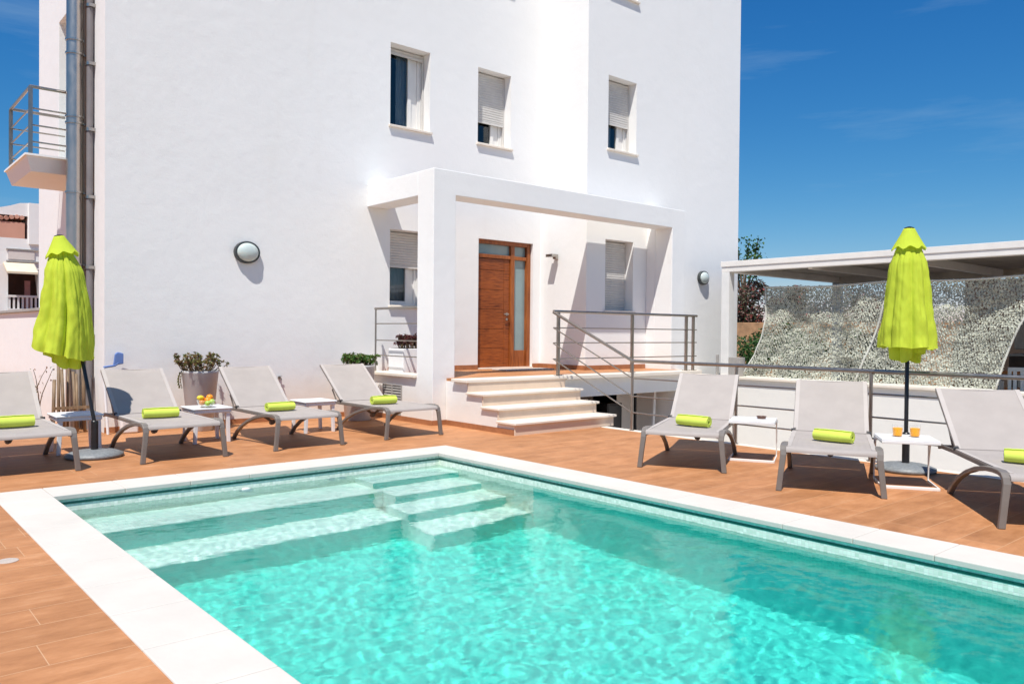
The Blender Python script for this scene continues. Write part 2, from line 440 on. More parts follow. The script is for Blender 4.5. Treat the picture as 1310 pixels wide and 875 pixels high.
# basin
FL = -1.45
bs = MB()
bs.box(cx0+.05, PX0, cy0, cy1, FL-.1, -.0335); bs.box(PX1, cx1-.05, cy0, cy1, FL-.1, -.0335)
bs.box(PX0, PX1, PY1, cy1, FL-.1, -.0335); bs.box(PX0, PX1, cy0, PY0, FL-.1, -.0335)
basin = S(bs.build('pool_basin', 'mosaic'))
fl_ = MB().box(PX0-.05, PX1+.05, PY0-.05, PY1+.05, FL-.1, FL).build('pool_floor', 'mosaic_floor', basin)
lwr = MB(); q_ = .0015  # thin sheets that darken the walls, water depth and shade as tile colour
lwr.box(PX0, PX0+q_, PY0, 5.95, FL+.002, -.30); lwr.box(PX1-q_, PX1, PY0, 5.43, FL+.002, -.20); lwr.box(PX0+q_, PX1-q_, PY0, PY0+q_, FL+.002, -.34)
lwr = lwr.build('wall_depth_tint', 'mosaic_wall', basin)
st = MB()
st.box(PX0, 3.95, 6.40, PY1, FL, -.44); st.box(PX0, 3.85, 5.92, 6.40, FL, -.96)
st.box(3.95, PX1, 6.58, PY1, FL, -.24); st.box(3.95, PX1, 6.20, 6.58, FL, -.48)
st.box(3.85, PX1, 5.82, 6.20, FL, -.75); st.box(3.85, PX1, 5.44, 5.82, FL, -1.05)
rsr = MB()  # thin plates, riser shade and water depth put into a darker colour
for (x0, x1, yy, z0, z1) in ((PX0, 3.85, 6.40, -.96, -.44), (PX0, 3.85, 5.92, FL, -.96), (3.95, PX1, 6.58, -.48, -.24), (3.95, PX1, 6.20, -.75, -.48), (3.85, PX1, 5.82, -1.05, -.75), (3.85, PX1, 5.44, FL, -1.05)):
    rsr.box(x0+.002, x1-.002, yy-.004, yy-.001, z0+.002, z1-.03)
rsr = rsr.build('riser_shade_plate', 'mosaic_wall', basin)
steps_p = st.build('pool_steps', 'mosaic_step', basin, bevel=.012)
ln = MB(); e_ = .0022
ln.box(PX0+.0005, PX0+e_, PY0, PY1, -.070, -.052); ln.box(PX1-e_, PX1-.0005, PY0, PY1, -.070, -.052)
ln.box(PX0+e_, PX1-e_, PY1-e_, PY1-.0005, -.070, -.052)
ln.build('tile_line', 'mosaic_dark', basin)
# water: rippled surface closed into a body
WZ = -.125
def ripple(x, y):
    p = Vector((x, y, 0))
    a = noise.noise(Vector((x*2.6+3, y*3.1, .3)))*.0030
    a += noise.noise(Vector((x*6.2, y*7.5+9, 1.7)))*.0017
    a += noise.noise(Vector((x*13, y*15, 4.2)))*.00095
    a += noise.noise(Vector((x*23, y*31, 7.2)))*.00050
    return a
wb = bmesh.new(); step = .0145
nx = int((PX1-PX0+.02)/step); ny = int((PY1-PY0+.02)/step)
grid = [[wb.verts.new((PX0-.01+(PX1-PX0+.02)*i/nx, PY0-.01+(PY1-PY0+.02)*j/ny, WZ)) for j in range(ny+1)] for i in range(nx+1)]
for row in grid:
    for v in row: v.co.z += ripple(v.co.x, v.co.y)
for i in range(nx):
    for j in range(ny): wb.faces.new([grid[i][j], grid[i+1][j], grid[i+1][j+1], grid[i][j+1]])
edge = [grid[i][0] for i in range(nx+1)] + [grid[nx][j] for j in range(1, ny+1)] + [grid[i][ny] for i in range(nx-1, -1, -1)] + [grid[0][j] for j in range(ny-1, 0, -1)]
low = [wb.verts.new((v.co.x, v.co.y, FL-.03)) for v in edge]
ne = len(edge)
for i in range(ne): wb.faces.new([edge[i], low[i], low[(i+1) % ne], edge[(i+1) % ne]])
wb.faces.new(low)
bmesh.ops.recalc_face_normals(wb, faces=wb.faces)
wme = bpy.data.meshes.new('water'); wb.to_mesh(wme); wb.free()
for p in wme.polygons: p.use_smooth = p.normal.z > .5
try: wme.set_sharp_from_angle(angle=math.radians(60))
except Exception: pass
t = NT('pool_water')
gl = t.n('BsdfGlass', i_IOR=1.28, i_Roughness=0.0); gl.inputs['Color'].default_value = (.86, .995, .975, 1)
mpw = t.n('Mapping'); t.put(mpw, 0, t.pos()); mpw.inputs['Scale'].default_value = (1, 1.5, 1)
hw = t.math('ADD', t.noise(9, 6, .62, vec=mpw.outputs[0]), t.math('MULTIPLY', t.noise(26, 5, .6, vec=mpw.outputs[0]), .35))
t.put(gl, 'Normal', t.bump(hw, .28, .0034))
t.t.links.new(gl.outputs[0], t.out.inputs['Surface'])
wme.materials.append(t.m)
water = bpy.data.objects.new('water', wme); COL.objects.link(water); S(water)
CAUSTICS = True
if CAUSTICS:
    water.cycles.is_caustics_caster = True
    sun_d.cycles.is_caustics_light = True
    for o in (basin, steps_p, fl_, lwr, rsr): o.cycles.is_caustics_receiver = True

# ------------------------------------------------------------------ HOUSE
TOP = 9.6; HX0, HX1 = 2.62, 14.57; FY, FY2, BY = 10.78, 9.60, 14.80; SX = 9.98
house = thing('house', 'tall white plastered house with a wooden front door and a square portico', 'house', (8.5, 12, 0))
house_off = Vector((-8.5, -12, 0))
def H(mb, name, mat, parent=None, **kw):
    """part (or sub-part) of the house from world-space geometry"""
    for v in mb.bm.verts: v.co += house_off
    return mb.build(name, mat, parent if parent is not None else house, **kw)
def wall_holes(mb, P, u0, u1, z0, z1, holes, depth, inward):
    """wall sheet with openings; P(u, z, k) gives the point k metres inwards"""
    us = sorted({u0, u1} | {h[0] for h in holes} | {h[1] for h in holes}); zs = sorted({z0, z1} | {h[2] for h in holes} | {h[3] for h in holes})
    for a, b in zip(us, us[1:]):
        for c, d_ in zip(zs, zs[1:]):
            mu, mz = (a+b)/2, (c+d_)/2
            if any(h[0] < mu < h[1] and h[2] < mz < h[3] for h in holes): continue
            mb.quad([P(a, c, 0), P(b, c, 0), P(b, d_, 0), P(a, d_, 0)])
    for h in holes:
        a, b, c, d_ = h[:4]; k = h[4] if len(h) > 4 else depth
        mb.quad([P(a, c, 0), P(a, d_, 0), P(a, d_, k), P(a, c, k)]); mb.quad([P(b, c, 0), P(b, c, k), P(b, d_, k), P(b, d_, 0)])
        mb.quad([P(a, d_, 0), P(b, d_, 0), P(b, d_, k), P(a, d_, k)]); mb.quad([P(a, c, 0), P(a, c, k), P(b, c, k), P(b, c, 0)])
W1 = (6.735, 7.49, 4.56, 5.845); W2 = (8.49, 9.235, 4.56, 5.845); W0 = (6.75, 7.45, 1.71, 2.91)
DR = (8.53, 9.80, .655, 2.915, .16)
W3 = (10.50, 11.26, 4.58, 5.87); W4 = (10.46, 11.21, 1.71, 2.965)
W5 = (6.74, 7.49, 7.36, 8.65); W6 = (8.49, 9.23, 7.36, 8.65); W7 = (10.50, 11.26, 7.36, 8.65); 
BD = (11.62, 13.36, 3.47, 5.81)
wl = MB(); DP = .30
wall_holes(wl, lambda u, z, k: (u, FY+k, z), HX0, SX, -.05, TOP, [W0, W1, W2, W5, W6, DR], DP, 1)
wall_holes(wl, lambda u, z, k: (u, FY2+k, z), SX, HX1, LOW, TOP, [W3, W4, W7], DP, 1)
wall_holes(wl, lambda u, z, k: (HX0+k, u, z), FY, BY, -.05, TOP, [BD], DP, 1)
wl.quad([(SX, FY2, LOW), (SX, FY, LOW), (SX, FY, TOP), (SX, FY2, TOP)])
wl.quad([(HX1, FY2, LOW), (HX1, BY, LOW), (HX1, BY, TOP), (HX1, FY2, TOP)])
wl.quad([(HX0, BY, LOW), (HX1, BY, LOW), (HX1, BY, TOP), (HX0, BY, TOP)])
wl.bm.faces.new([wl.bm.verts.new((x, y, TOP)) for x, y in ((HX0, FY), (SX, FY), (SX, FY2), (HX1, FY2), (HX1, BY), (HX0, BY))])
bmesh.ops.remove_doubles(wl.bm, verts=wl.bm.verts, dist=1e-4)
H(wl, 'wall', 'plaster', bevel=.012)
# dim rooms behind the windows (one shell each, behind the reveal)
def window(h, Y, shut, sillo=True, curtain=None, label=None, sliding=True):
    a, b, c, d_ = h[:4]; y = Y+DP
    y0 = y-.075
    f = MB(); s = .045
    f.box(a+.001, a+s, y0, y-.002, c, d_-.001); f.box(b-s, b-.001, y0, y-.002, c, d_-.001)
    f.box(a+s, b-s, y0, y-.002, c, c+s); f.box(a+s, b-s, y0, y-.002, d_-s, d_-.001)
    # sliding sashes
    m_ = a+(b-a)*.66
    f.box(m_-.02, m_+.045, y0+.010, y-.02, c+s, d_-s); f.box(m_+.045, b-s-.05, y0+.030, y-.02, c+s, d_-s); f.box(b-s-.05, b-s, y0+.012, y-.02, c+s, d_-s)
    f.box(a+s, m_-.02, y0+.02, y-.02, c+s, c+s+.035); f.box(a+s, m_-.02, y0+.02, y-.02, d_-s-.03, d_-s)
    fo = H(f, 'window', 'white_metal', bevel=.003)
    if label: fo['label'] = label
    def sub(mb, nm, mat, **kw):
        for v in mb.bm.verts: v.co += house_off
        return mb.build(nm, mat, fo, **kw)
    p = MB(); p.box(a+s, b-s, y0+.035, y0+.041, c+s, d_-s); sub(p, 'pane', 'glass')
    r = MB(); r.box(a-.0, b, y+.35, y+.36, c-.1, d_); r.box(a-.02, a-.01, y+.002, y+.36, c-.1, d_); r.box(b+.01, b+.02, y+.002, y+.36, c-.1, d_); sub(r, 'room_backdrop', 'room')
    if curtain:
        cu = MB(); n = 14; u0, u1 = a+(b-a)*curtain[0], a+(b-a)*curtain[1]
        prev = None
        for i in range(n+1):
            u = u0+(u1-u0)*i/n; yy = y+.05+.012*math.sin(i*1.9)
            cur = (cu.bm.verts.new((u, yy, c+.03)), cu.bm.verts.new((u, yy, d_-.03)))
            if prev: cu.bm.faces.new([prev[0], cur[0], cur[1], prev[1]])
            prev = cur
        sub(cu, 'curtain', 'curtain', smooth=True)
    if shut > 0:
        q = MB(); zb = d_-(d_-c)*shut; z = d_-.02; yy = y0-.035; sl = .042
        q.box(a+.012, a+.03, yy-.012, yy+.016, c+.002, d_-.002); q.box(b-.03, b-.012, yy-.012, yy+.016, c+.002, d_-.002)
        while z > zb:
            z1 = max(zb, z-sl)
            q.prism([(yy-.003, z1+.004), (yy-.008, z1+.012), (yy-.008, z-.008), (yy-.003, z-.0035), (yy+.006, z-.0035), (yy+.006, z1+.004)], a+.028, b-.028, 'X')
            q.box(a+.03, b-.03, yy+.001, yy+.004, z1-.001, z1+.004)
            z -= sl
        q.box(a+.028, b-.028, yy-.012, yy+.01, zb-.035, zb)
        sub(q, 'shutter', 'shutter')
    if sillo:
        k = MB(); k.box(a-.03, b+.03, Y-.045, Y+.0, c-.045, c-.012); k.box(a+.001, b-.001, Y-.002, y0, c-.03, c+.003)
        sub(k, 'sill', 'stone', bevel=.003)
    return fo
window(W1, FY, .06, curtain=(.42, .75), label='upper window with its shutter rolled up')
window(W2, FY, .66, curtain=(.0, .25), label='upper window with its shutter two thirds down')
window(W0, FY, .46, curtain=(.32, .85), label='ground floor window beside the portico column')
window(W5, FY, .2); window(W6, FY, .5); window(W7, FY2, .5)
window(W3, FY2, .60, curtain=(.1, .6), label='upper right window with its shutter half down')
window(W4, FY2, .985, label='porch window with its shutter closed')
# balcony door on the side wall
bdm = MB(); a, b, c, d_ = BD; x = HX0+DP
bdm.box(x-.07, x-.002, a+.001, a+.06, c, d_-.001); bdm.box(x-.07, x-.002, b-.06, b-.001, c, d_-.001); bdm.box(x-.07, x-.002, a+.06, b-.06, d_-.06, d_-.001)
bdm.box(x-.06, x-.01, (a+b)/2-.04, (a+b)/2+.04, c, d_-.06)
bdo = H(bdm, 'balcony_door', 'white_metal', bevel=.003)
p = MB(); p.box(x-.04, x-.034, a+.06, b-.06, c, d_-.06)
for v in p.bm.verts: v.co += house_off
p.build('pane', 'frosted', bdo)

# front door
a, b, c, d_, k = DR; y = FY+k
dm = MB(); fw = .075
dm.box(a+.001, a+.035, y-.09, y-.002, c, d_-.001); dm.box(b-.09, b-.001, y-.10, y-.002, c, d_-.001); dm.box(a+.035, b-.09, y-.10, y-.002, d_-.07, d_-.001)
dm.box(9.33, 9.42, y-.09, y-.002, c, d_-.07)      # mullion
dm.box(a+.035, 9.33, y-.085, y-.002, 2.60, 2.665); dm.box(9.42, b-.09, y-.085, y-.002, 2.60, 2.665)
dm.box(9.42, b-.09, y-.07, y-.002, c, .97)
fd = H(dm, 'front_door', 'door_frame', bevel=.005)
def FD(mb, nm, mat, **kw):
    for v in mb.bm.verts: v.co += house_off
    return mb.build(nm, mat, fd, **kw)
lf = MB(); z = c+.015; heights = [.34, .345, .345, .345, .345, .205]
for hh in heights:
    lf.box(a+.04, 9.19, y-.062, y-.02, z+.003, z+hh-.004); z += hh
lf.box(9.195, 9.325, y-.062, y-.02, c+.015, 2.595)
FD(lf, 'door_leaf', 'door', bevel=.004)
gv = MB(); gv.box(a+.038, 9.328, y-.04, y-.012, c+.01, 2.598); FD(gv, 'door_core', 'groove')
gp = MB(); gp.box(a+.035, 9.33, y-.035, y-.029, 2.665, d_-.07); gp.box(9.42, b-.09, y-.035, y-.029, .97, 2.60); gp.box(9.42, b-.09, y-.035, y-.029, 2.665, d_-.07)
FD(gp, 'door_glass', 'frosted')
hd = MB(); hd.lathe([(.028, 0), (.028, .008)], (9.26, y-.063, 1.62), 16, Matrix.Rotation(PI/2, 4, 'X'))
hd.tube([(9.26, y-.066, 1.62), (9.26, y-.12, 1.62), (9.15, y-.12, 1.62)], .011, 8)
hd.lathe([(.022, 0), (.022, .007)], (9.26, y-.063, 1.53), 16, Matrix.Rotation(PI/2, 4, 'X')); FD(hd, 'handle', 'steel', smooth=False)
th = MB(); th.box(a, b, FY-.03, y-.01, .652, .672); FD(th, 'threshold', 'stone')

# portico frame
pm = MB()
pm.prism([(6.33, 0), (6.71, 0), (6.71, 3.21), (11.58, 3.21), (11.58, .60), (11.96, .60), (11.96, 3.55), (6.33, 3.55)], 9.0, 9.39, 'Y')
pm.box(6.33, 6.71, 9.392, FY-.001, 3.21, 3.55); pm.box(11.58, 11.96, 9.392, FY2-.001, .60, 3.55)
H(pm, 'portico', 'plaster', bevel=.008)
# porch floor, edge slabs and base wall
pf = MB(); pf.box(6.57, 8.36, 8.80, 8.998, .30, .65); pf.box(8.36, 11.70, 8.80, 8.998, .30, .65)
pf.box(6.712, 11.578, 8.998, 9.392, .30, .65)
pf.box(6.58, 9.979, 9.392, FY-.001, .30, .65); pf.box(9.979, 11.70, 9.392, FY2-.001, .30, .65)
H(pf, 'porch_floor', 'deck')
pe = MB()
pe.box(6.50, 8.41, 8.455, 8.80, .612, .6535); pe.box(8.41, 11.76, 8.455, 8.80, .595, .6535)
pe.box(11.70, 11.76, 8.80, 8.997, .595, .6535)
pe.box(6.285, 6.58, 9.392, 10.62, .64, .685)
H(pe, 'porch_edge', 'stone', bevel=.006)
pw = MB()
pw.prism([(7.52, 0), (8.997, 0), (8.997, .61), (8.49, .61), (8.49, .452), (8.17, .452), (8.17, .288), (7.85, .288), (7.85, .128), (7.52, .128)], 6.56, 8.36, 'X')
pw.box(6.34, 6.58, 9.392, FY-.001, 0, .638)
H(pw, 'porch_base', 'plaster')
fa = MB(); fa.box(8.362, 11.70, 8.56, 8.80, .31, .594); fa.box(11.25, 11.70, 8.56, 9.60, LOW, .31)
H(fa, 'porch_fascia', 'plaster', bevel=.004)
es = MB(); 
for i, (y0, zt) in enumerate(((7.50, .16), (7.83, .32), (8.15, .485))):
    es.box(6.52, 8.41, y0-.03, y0+.35, zt-.032, zt)
H(es, 'step_tread', 'stone', bevel=.006)
rs = MB()
for (y0, z0, z1) in ((7.50, 0, .128), (7.83, .16, .288), (8.15, .32, .452), (8.47, .485, .611)):
    rs.box(6.545, 8.375, y0, y0+.02, z0, z1)
H(rs, 'step_riser', 'riser')
# skirtings
for b_ in ((HX0+.0, 6.32, FY-.012, FY+.002, 0, .07), (6.325, 6.338, 9.40, FY-.013, 0, .07), (6.318, 6.338, 8.99, 9.39, 0, .07), (6.338, 6.548, 8.988, 8.999, 0, .07), (6.547, 6.559, 7.51, 8.987, 0, .07), (6.72, DR[0]-.002, FY-.012, FY+.002, .65, .73), (DR[1]+.002, SX-.012, FY-.012, FY+.002, .65, .73), (SX-.012, SX+.001, FY2-.012, FY-.012, .65, .73), (SX, 11.57, FY2-.012, FY2+.002, .65, .73), (6.712, 6.722, 9.02, 9.38, .65, .73)):
    H(MB().box(*b_), 'skirting', 'skirting')
# under-porch garage front
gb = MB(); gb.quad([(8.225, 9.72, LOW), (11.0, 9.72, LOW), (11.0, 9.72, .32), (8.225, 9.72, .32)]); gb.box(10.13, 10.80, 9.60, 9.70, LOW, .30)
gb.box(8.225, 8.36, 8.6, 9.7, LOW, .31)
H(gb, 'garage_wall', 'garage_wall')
gd = MB()
for i in range(10): gd.box(8.38+i*.165, 8.38+i*.165+.155, 9.56, 9.60, LOW, .16)
gdo = H(gd, 'garage_door', 'garage', bevel=.004)
gx = MB(); gx.box(8.36, 10.12, 9.54, 9.61, .16, .22); gx.box(10.04, 10.12, 9.54, 9.60, LOW, .16)
for v in gx.bm.verts: v.co += house_off
gx.build('door_frame', 'dark_room', gdo)
bx = MB(); bx.box(10.28, 10.66, 9.35, 9.58, LOW, .07); bx.box(10.30, 10.64, 9.34, 9.36, -.40, .04)
H(bx, 'meter_cabinet', 'black', bevel=.008)
H(MB().box(10.83, 10.88, 9.2, 9.25, LOW, .29), 'cable_duct', 'black')
H(MB().box(-.03, .03, -.02, .02, 0, 2.42, Matrix.Translation((10.98, 9.0, LOW)) @ Matrix.Rotation(.06, 4, 'Y')), 'gate_post', 'white_metal')
# vents in the porch base
for (y0, y1, z0, z1, rows) in ((9.77, 10.29, .25, .515, 6), (9.80, 10.08, .075, .13, 2)):
    v_ = MB(); x = 6.338
    v_.box(x-.012, x+.001, y0, y1, z0, z0+.016); v_.box(x-.012, x+.001, y0, y1, z1-.016, z1)
    v_.box(x-.012, x+.001, y0, y0+.018, z0+.016, z1-.016); v_.box(x-.012, x+.001, y1-.018, y1, z0+.016, z1-.016)
    v_.box(x-.012, x+.001, (y0+y1)/2-.012, (y0+y1)/2+.012, z0+.016, z1-.016)
    for i in range(rows):
        zz = z0+.016+(z1-z0-.032)*(i+.5)/rows
        v_.prism([(x-.011, zz-.012), (x-.009, zz-.013), (x-.001, zz+.010), (x-.003, zz+.011)], y0+.018, y1-.018, 'Y')
    vo = H(v_, 'vent', 'grill')
    hb = MB(); hb.box(x-.0015, x+.0012, y0+.01, y1-.01, z0+.01, z1-.01)
    for v in hb.bm.verts: v.co += house_off
    hb.build('vent_opening', 'hole', vo)
# wall lamps
def wall_lamp(x, Y, z, r, lab):
    rot = Matrix.Diagonal((1.10, 1, .93, 1)) @ Matrix.Rotation(PI/2, 4, 'X')
    m = MB(); m.lathe([(r*.86, 0), (r, .004), (r, .05), (r*.97, .062), (r*.86, .066), (r*.84, .055)], (x, Y, z), 40, rot, cap1=False)
    o = H(m, 'wall_lamp', 'lamp_rim', smooth=False); smooth_by_angle(o, 35); o['label'] = lab
    gm = MB(); n = 8; gm.lathe([(r*.85*math.cos(i/n*PI/2), .05+.075*math.sin(i/n*PI/2)) for i in range(n)]+[(.002, .125)], (x, Y, z), 40, rot)
    for v in gm.bm.verts: v.co += house_off
    gm.build('diffuser', 'lamp_glass', o, smooth=True)
wall_lamp(4.42, FY, 2.37, .165, 'round bulkhead lamp on the bare wall')
wall_lamp(13.32, FY2, 2.42, .15, 'round bulkhead lamp near the right corner')
m = MB(); m.box(SX-.20, SX-.06, 10.26, 10.42, 2.65, 2.70); m.box(SX-.065, SX-.001, 10.30, 10.38, 2.62, 2.70)
H(m, 'entrance_lamp', 'steel', bevel=.004)
# balcony on the side wall
bm_ = MB(); X0, Y0, Y1, zt, zb = 1.90, 11.50, 13.0, 3.455, 3.27
vs = [(X0, Y0, zt), (HX0, Y0, zt), (HX0, Y1, zt), (X0, Y1, zt), (X0+.06, Y0+.06, zb), (HX0, Y0+.06, zb), (HX0, Y1-.06, zb), (X0+.06, Y1-.06, zb)]
vv = [bm_.bm.verts.new(p) for p in vs]
for f in ((0, 1, 2, 3), (4, 7, 6, 5), (0, 4, 5, 1), (2, 6, 7, 3), (3, 7, 4, 0), (1, 5, 6, 2)): bm_.bm.faces.new([vv[i] for i in f])
bm_.box(X0-.02, HX0-.001, Y0-.02, Y1+.02, zt+.001, zt+.026)
bal = H(bm_, 'balcony', 'plaster')
br = MB(); ins = .05
for k, zz in enumerate((4.33, 4.06, 3.85, 3.64)):
    r_ = .021 if k == 0 else .011
    br.tube([(HX0, Y0+ins, zz), (X0+ins, Y0+ins, zz), (X0+ins, Y1-ins, zz), (HX0, Y1-ins, zz)], r_, 8)
for (x, y) in ((X0+ins, Y0+ins), (X0+ins, Y1-ins)):
    br.box(x-.022, x+.022, y-.022, y+.022, zt+.02, 4.32)
for v in br.bm.verts: v.co += house_off
br.build('railing', 'rail', bal)
# flue, tan pipe and downpipe at the corner
fp = MB(); fc = (2.405, 11.37)
fp.lathe([(.092, -.0), (.092, 9.9)], (fc[0], fc[1], 0), 28)
fo = H(fp, 'flue_pipe', 'flue'); smooth_by_angle(fo)
for zz in (5.56, 4.96, 4.79, 3.99, 3.91, 3.03, 2.11, 1.2, 6.6, 7.6, 8.6):
    fb = MB(); fb.lathe([(.091, -.012), (.106, -.012), (.106, .012), (.091, .012)], (fc[0], fc[1], zz), 28, cap0=False, cap1=False)
    if zz in (4.79, 3.91, 3.03, 2.11, 5.56): fb.box(fc[0], HX0, fc[1]-.02, fc[1]-.005, zz-.01, zz+.01)
    for v in fb.bm.verts: v.co += house_off
    fb.build('pipe_clamp', 'steel', fo)
tp = MB(); tp.tube([(2.53, 11.42, 0), (2.53, 11.42, 9.7)], .040, 16); to = H(tp, 'gas_pipe', 'pipe_tan'); smooth_by_angle(to)
gp_ = MB(); gp_.tube([(2.565, 11.29, 0), (2.565, 11.29, 9.6)], .040, 16); go = H(gp_, 'downpipe', 'pipe_grey'); smooth_by_angle(go)
for zz in (5.42, 4.68, 3.84, 2.98, 2.08, 1.2, 6.4, 7.4, 8.4):
    gc = MB(); gc.lathe([(.040, -.02), (.050, -.02), (.050, .02), (.040, .02)], (2.565, 11.29, zz), 20, cap0=False, cap1=False); gc.box(2.54, 2.62, 11.23, 11.245, zz-.02, zz+.02)
    for v in gc.bm.verts: v.co += house_off
    gc.build('pipe_clamp', 'steel', go)
tpm = MB(); tpm.lathe([(.02, 0), (.02, .02), (.009, .02), (.009, .06)], (4.91, FY, .62), 12, Matrix.Rotation(PI/2, 4, 'X')); tpm.tube([(4.91, FY-.05, .62), (4.91, FY-.08, .61), (4.91, FY-.085, .585)], .007, 8)
tpm.box(4.885, 4.935, FY-.05, FY-.04, .638, .644); H(tpm, 'garden_tap', 'rail')

# door mat: lies loose on the porch
mt = MB(); mt.box(-.55, .55, -.2, .2, 0, .018)
tag(mt.build('door_mat', 'mat', loc=(9.15, 10.28, .651), bevel=.006), 'greyish brown fibre doormat in front of the wooden door', 'doormat')

# ------------------------------------------------------------------ low walls
lw = MB(); lw.box(2.35, 2.61, 12.4, 26, -.02, 1.545)
lwo = lw.build('garden_wall', 'plaster', bevel=.008); tag(lwo, 'low white garden wall running back from the house corner on the left', 'wall')
lc = MB(); lc.box(2.31, 2.64, 12.36, 26, 1.546, 1.59); lc.build('wall_cap', 'concrete', lwo, bevel=.004)
rw = MB(); rw.box(13.0, 13.22, -9, 9.59, LOW, .455)
rwo = rw.build('boundary_wall', 'plaster'); tag(rwo, 'long low white boundary wall behind the right loungers', 'wall')
rc = MB(); 
for a, b in slabs(-9, 9.59, 19): rc.box(12.935, 13.27, a, b, .456, .50)
rc.build('wall_cap', 'stone', rwo, bevel=.004)

# ------------------------------------------------------------------ railings
tr = thing('terrace_railing', 'steel railing along the terrace edge behind the right loungers, sloping up the steps', 'railing', (8.15, 4, 0))
def TR(mb, nm, mat='rail', **kw):
    for v in mb.bm.verts: v.co -= Vector((8.15, 4, 0))
    o = mb.build(nm, mat, tr, **kw); smooth_by_angle(o, 50); return o
rx = 8.15; yA = 6.97; yE = -4.2
for k, (zz, zu) in enumerate(((.93, 1.60), (.70, 1.37), (.46, 1.14), (.24, .91))):
    r_ = .022 if k == 0 else .0095
    y_ = yA
    TR(MB().tube([(rx, 8.50, zu), (rx, y_, zz), (rx, yE, zz)], r_, 10), 'handrail' if k == 0 else 'bar')
for yy in (6.97, 5.37, 3.77, 2.17, .57, -1.03, -2.63):
    TR(MB().tube([(rx, yy, .0), (rx, yy, .93)], .0185, 10).lathe([(.035, .0), (.035, .008), (.02, .012)], (rx, yy, .002), 14), 'post')
pr_ = thing('porch_railing', 'steel railing along the front edge of the raised porch', 'railing', (10, 8.55, .65))
def PR(mb, nm, **kw):
    for v in mb.bm.verts: v.co -= Vector((10, 8.55, .65))
    o = mb.build(nm, 'rail', pr_, **kw); smooth_by_angle(o, 50); return o
for k, zz in enumerate((1.615, 1.37, 1.145, .905)):
    PR(MB().tube([(8.20, 8.55, zz), (11.72, 8.55, zz)], .022 if k == 0 else .0095, 10), 'handrail' if k == 0 else 'bar')
for xx in (8.30, 9.98, 11.42, 11.62):
    PR(MB().box(xx-.02, xx+.02, 8.53, 8.57, .655, 1.60).box(xx-.045, xx+.045, 8.50, 8.60, .655, .663), 'post')
lr = thing('side_railing', 'short steel railing on the left side of the porch beside the column', 'railing', (6.38, 10, .68))
for k, zz in enumerate((1.64, 1.41, 1.16, .93)):
    o = MB().tube([(6.38, 9.391, zz), (6.38, 10.60, zz)], .019 if k == 0 else .009, 10)
    for v in o.bm.verts: v.co -= Vector((6.38, 10, .68))
    smooth_by_angle(o.build('handrail' if k == 0 else 'bar', 'rail', lr))
o = MB().tube([(6.38, 10.585, .685), (6.38, 10.585, 1.64)], .014, 8)
for v in o.bm.verts: v.co -= Vector((6.38, 10, .68))
o.build('post', 'rail', lr)

# ------------------------------------------------------------------ sun loungers
def strip(mb, prof, x0, x1, th, nx_=8, sag=0.):
    """cloth sheet: profile (y,z) points swept over x with a sag in the middle"""
    top = []; bot = []
    for j, (y, z) in enumerate(prof):
        ra = []; rb = []
        for i in range(nx_+1):
            u = i/nx_; s_ = sag*math.sin(PI*u)*math.sin(PI*j/(len(prof)-1))
            ra.append(mb.bm.verts.new((x0+(x1-x0)*u, y, z-s_))); rb.append(mb.bm.verts.new((x0+(x1-x0)*u, y, z-s_-th)))
        top.append(ra); bot.append(rb)
    for j in range(len(prof)-1):
        for i in range(nx_):
            mb.bm.faces.new([top[j][i], top[j][i+1], top[j+1][i+1], top[j+1][i]]); mb.bm.faces.new([bot[j][i], bot[j+1][i], bot[j+1][i+1], bot[j][i+1]])
    for j in range(len(prof)-1):
        mb.bm.faces.new([top[j][0], top[j+1][0], bot[j+1][0], bot[j][0]]); mb.bm.faces.new([top[j][-1], bot[j][-1], bot[j+1][-1], top[j+1][-1]])
    for r_t, r_b in ((top[0], bot[0]), (top[-1], bot[-1])):
        for i in range(nx_): mb.bm.faces.new([r_t[i], r_t[i+1], r_b[i+1], r_b[i]])
HY, HZ, TY, TZ = 1.20, .372, 1.80, .83
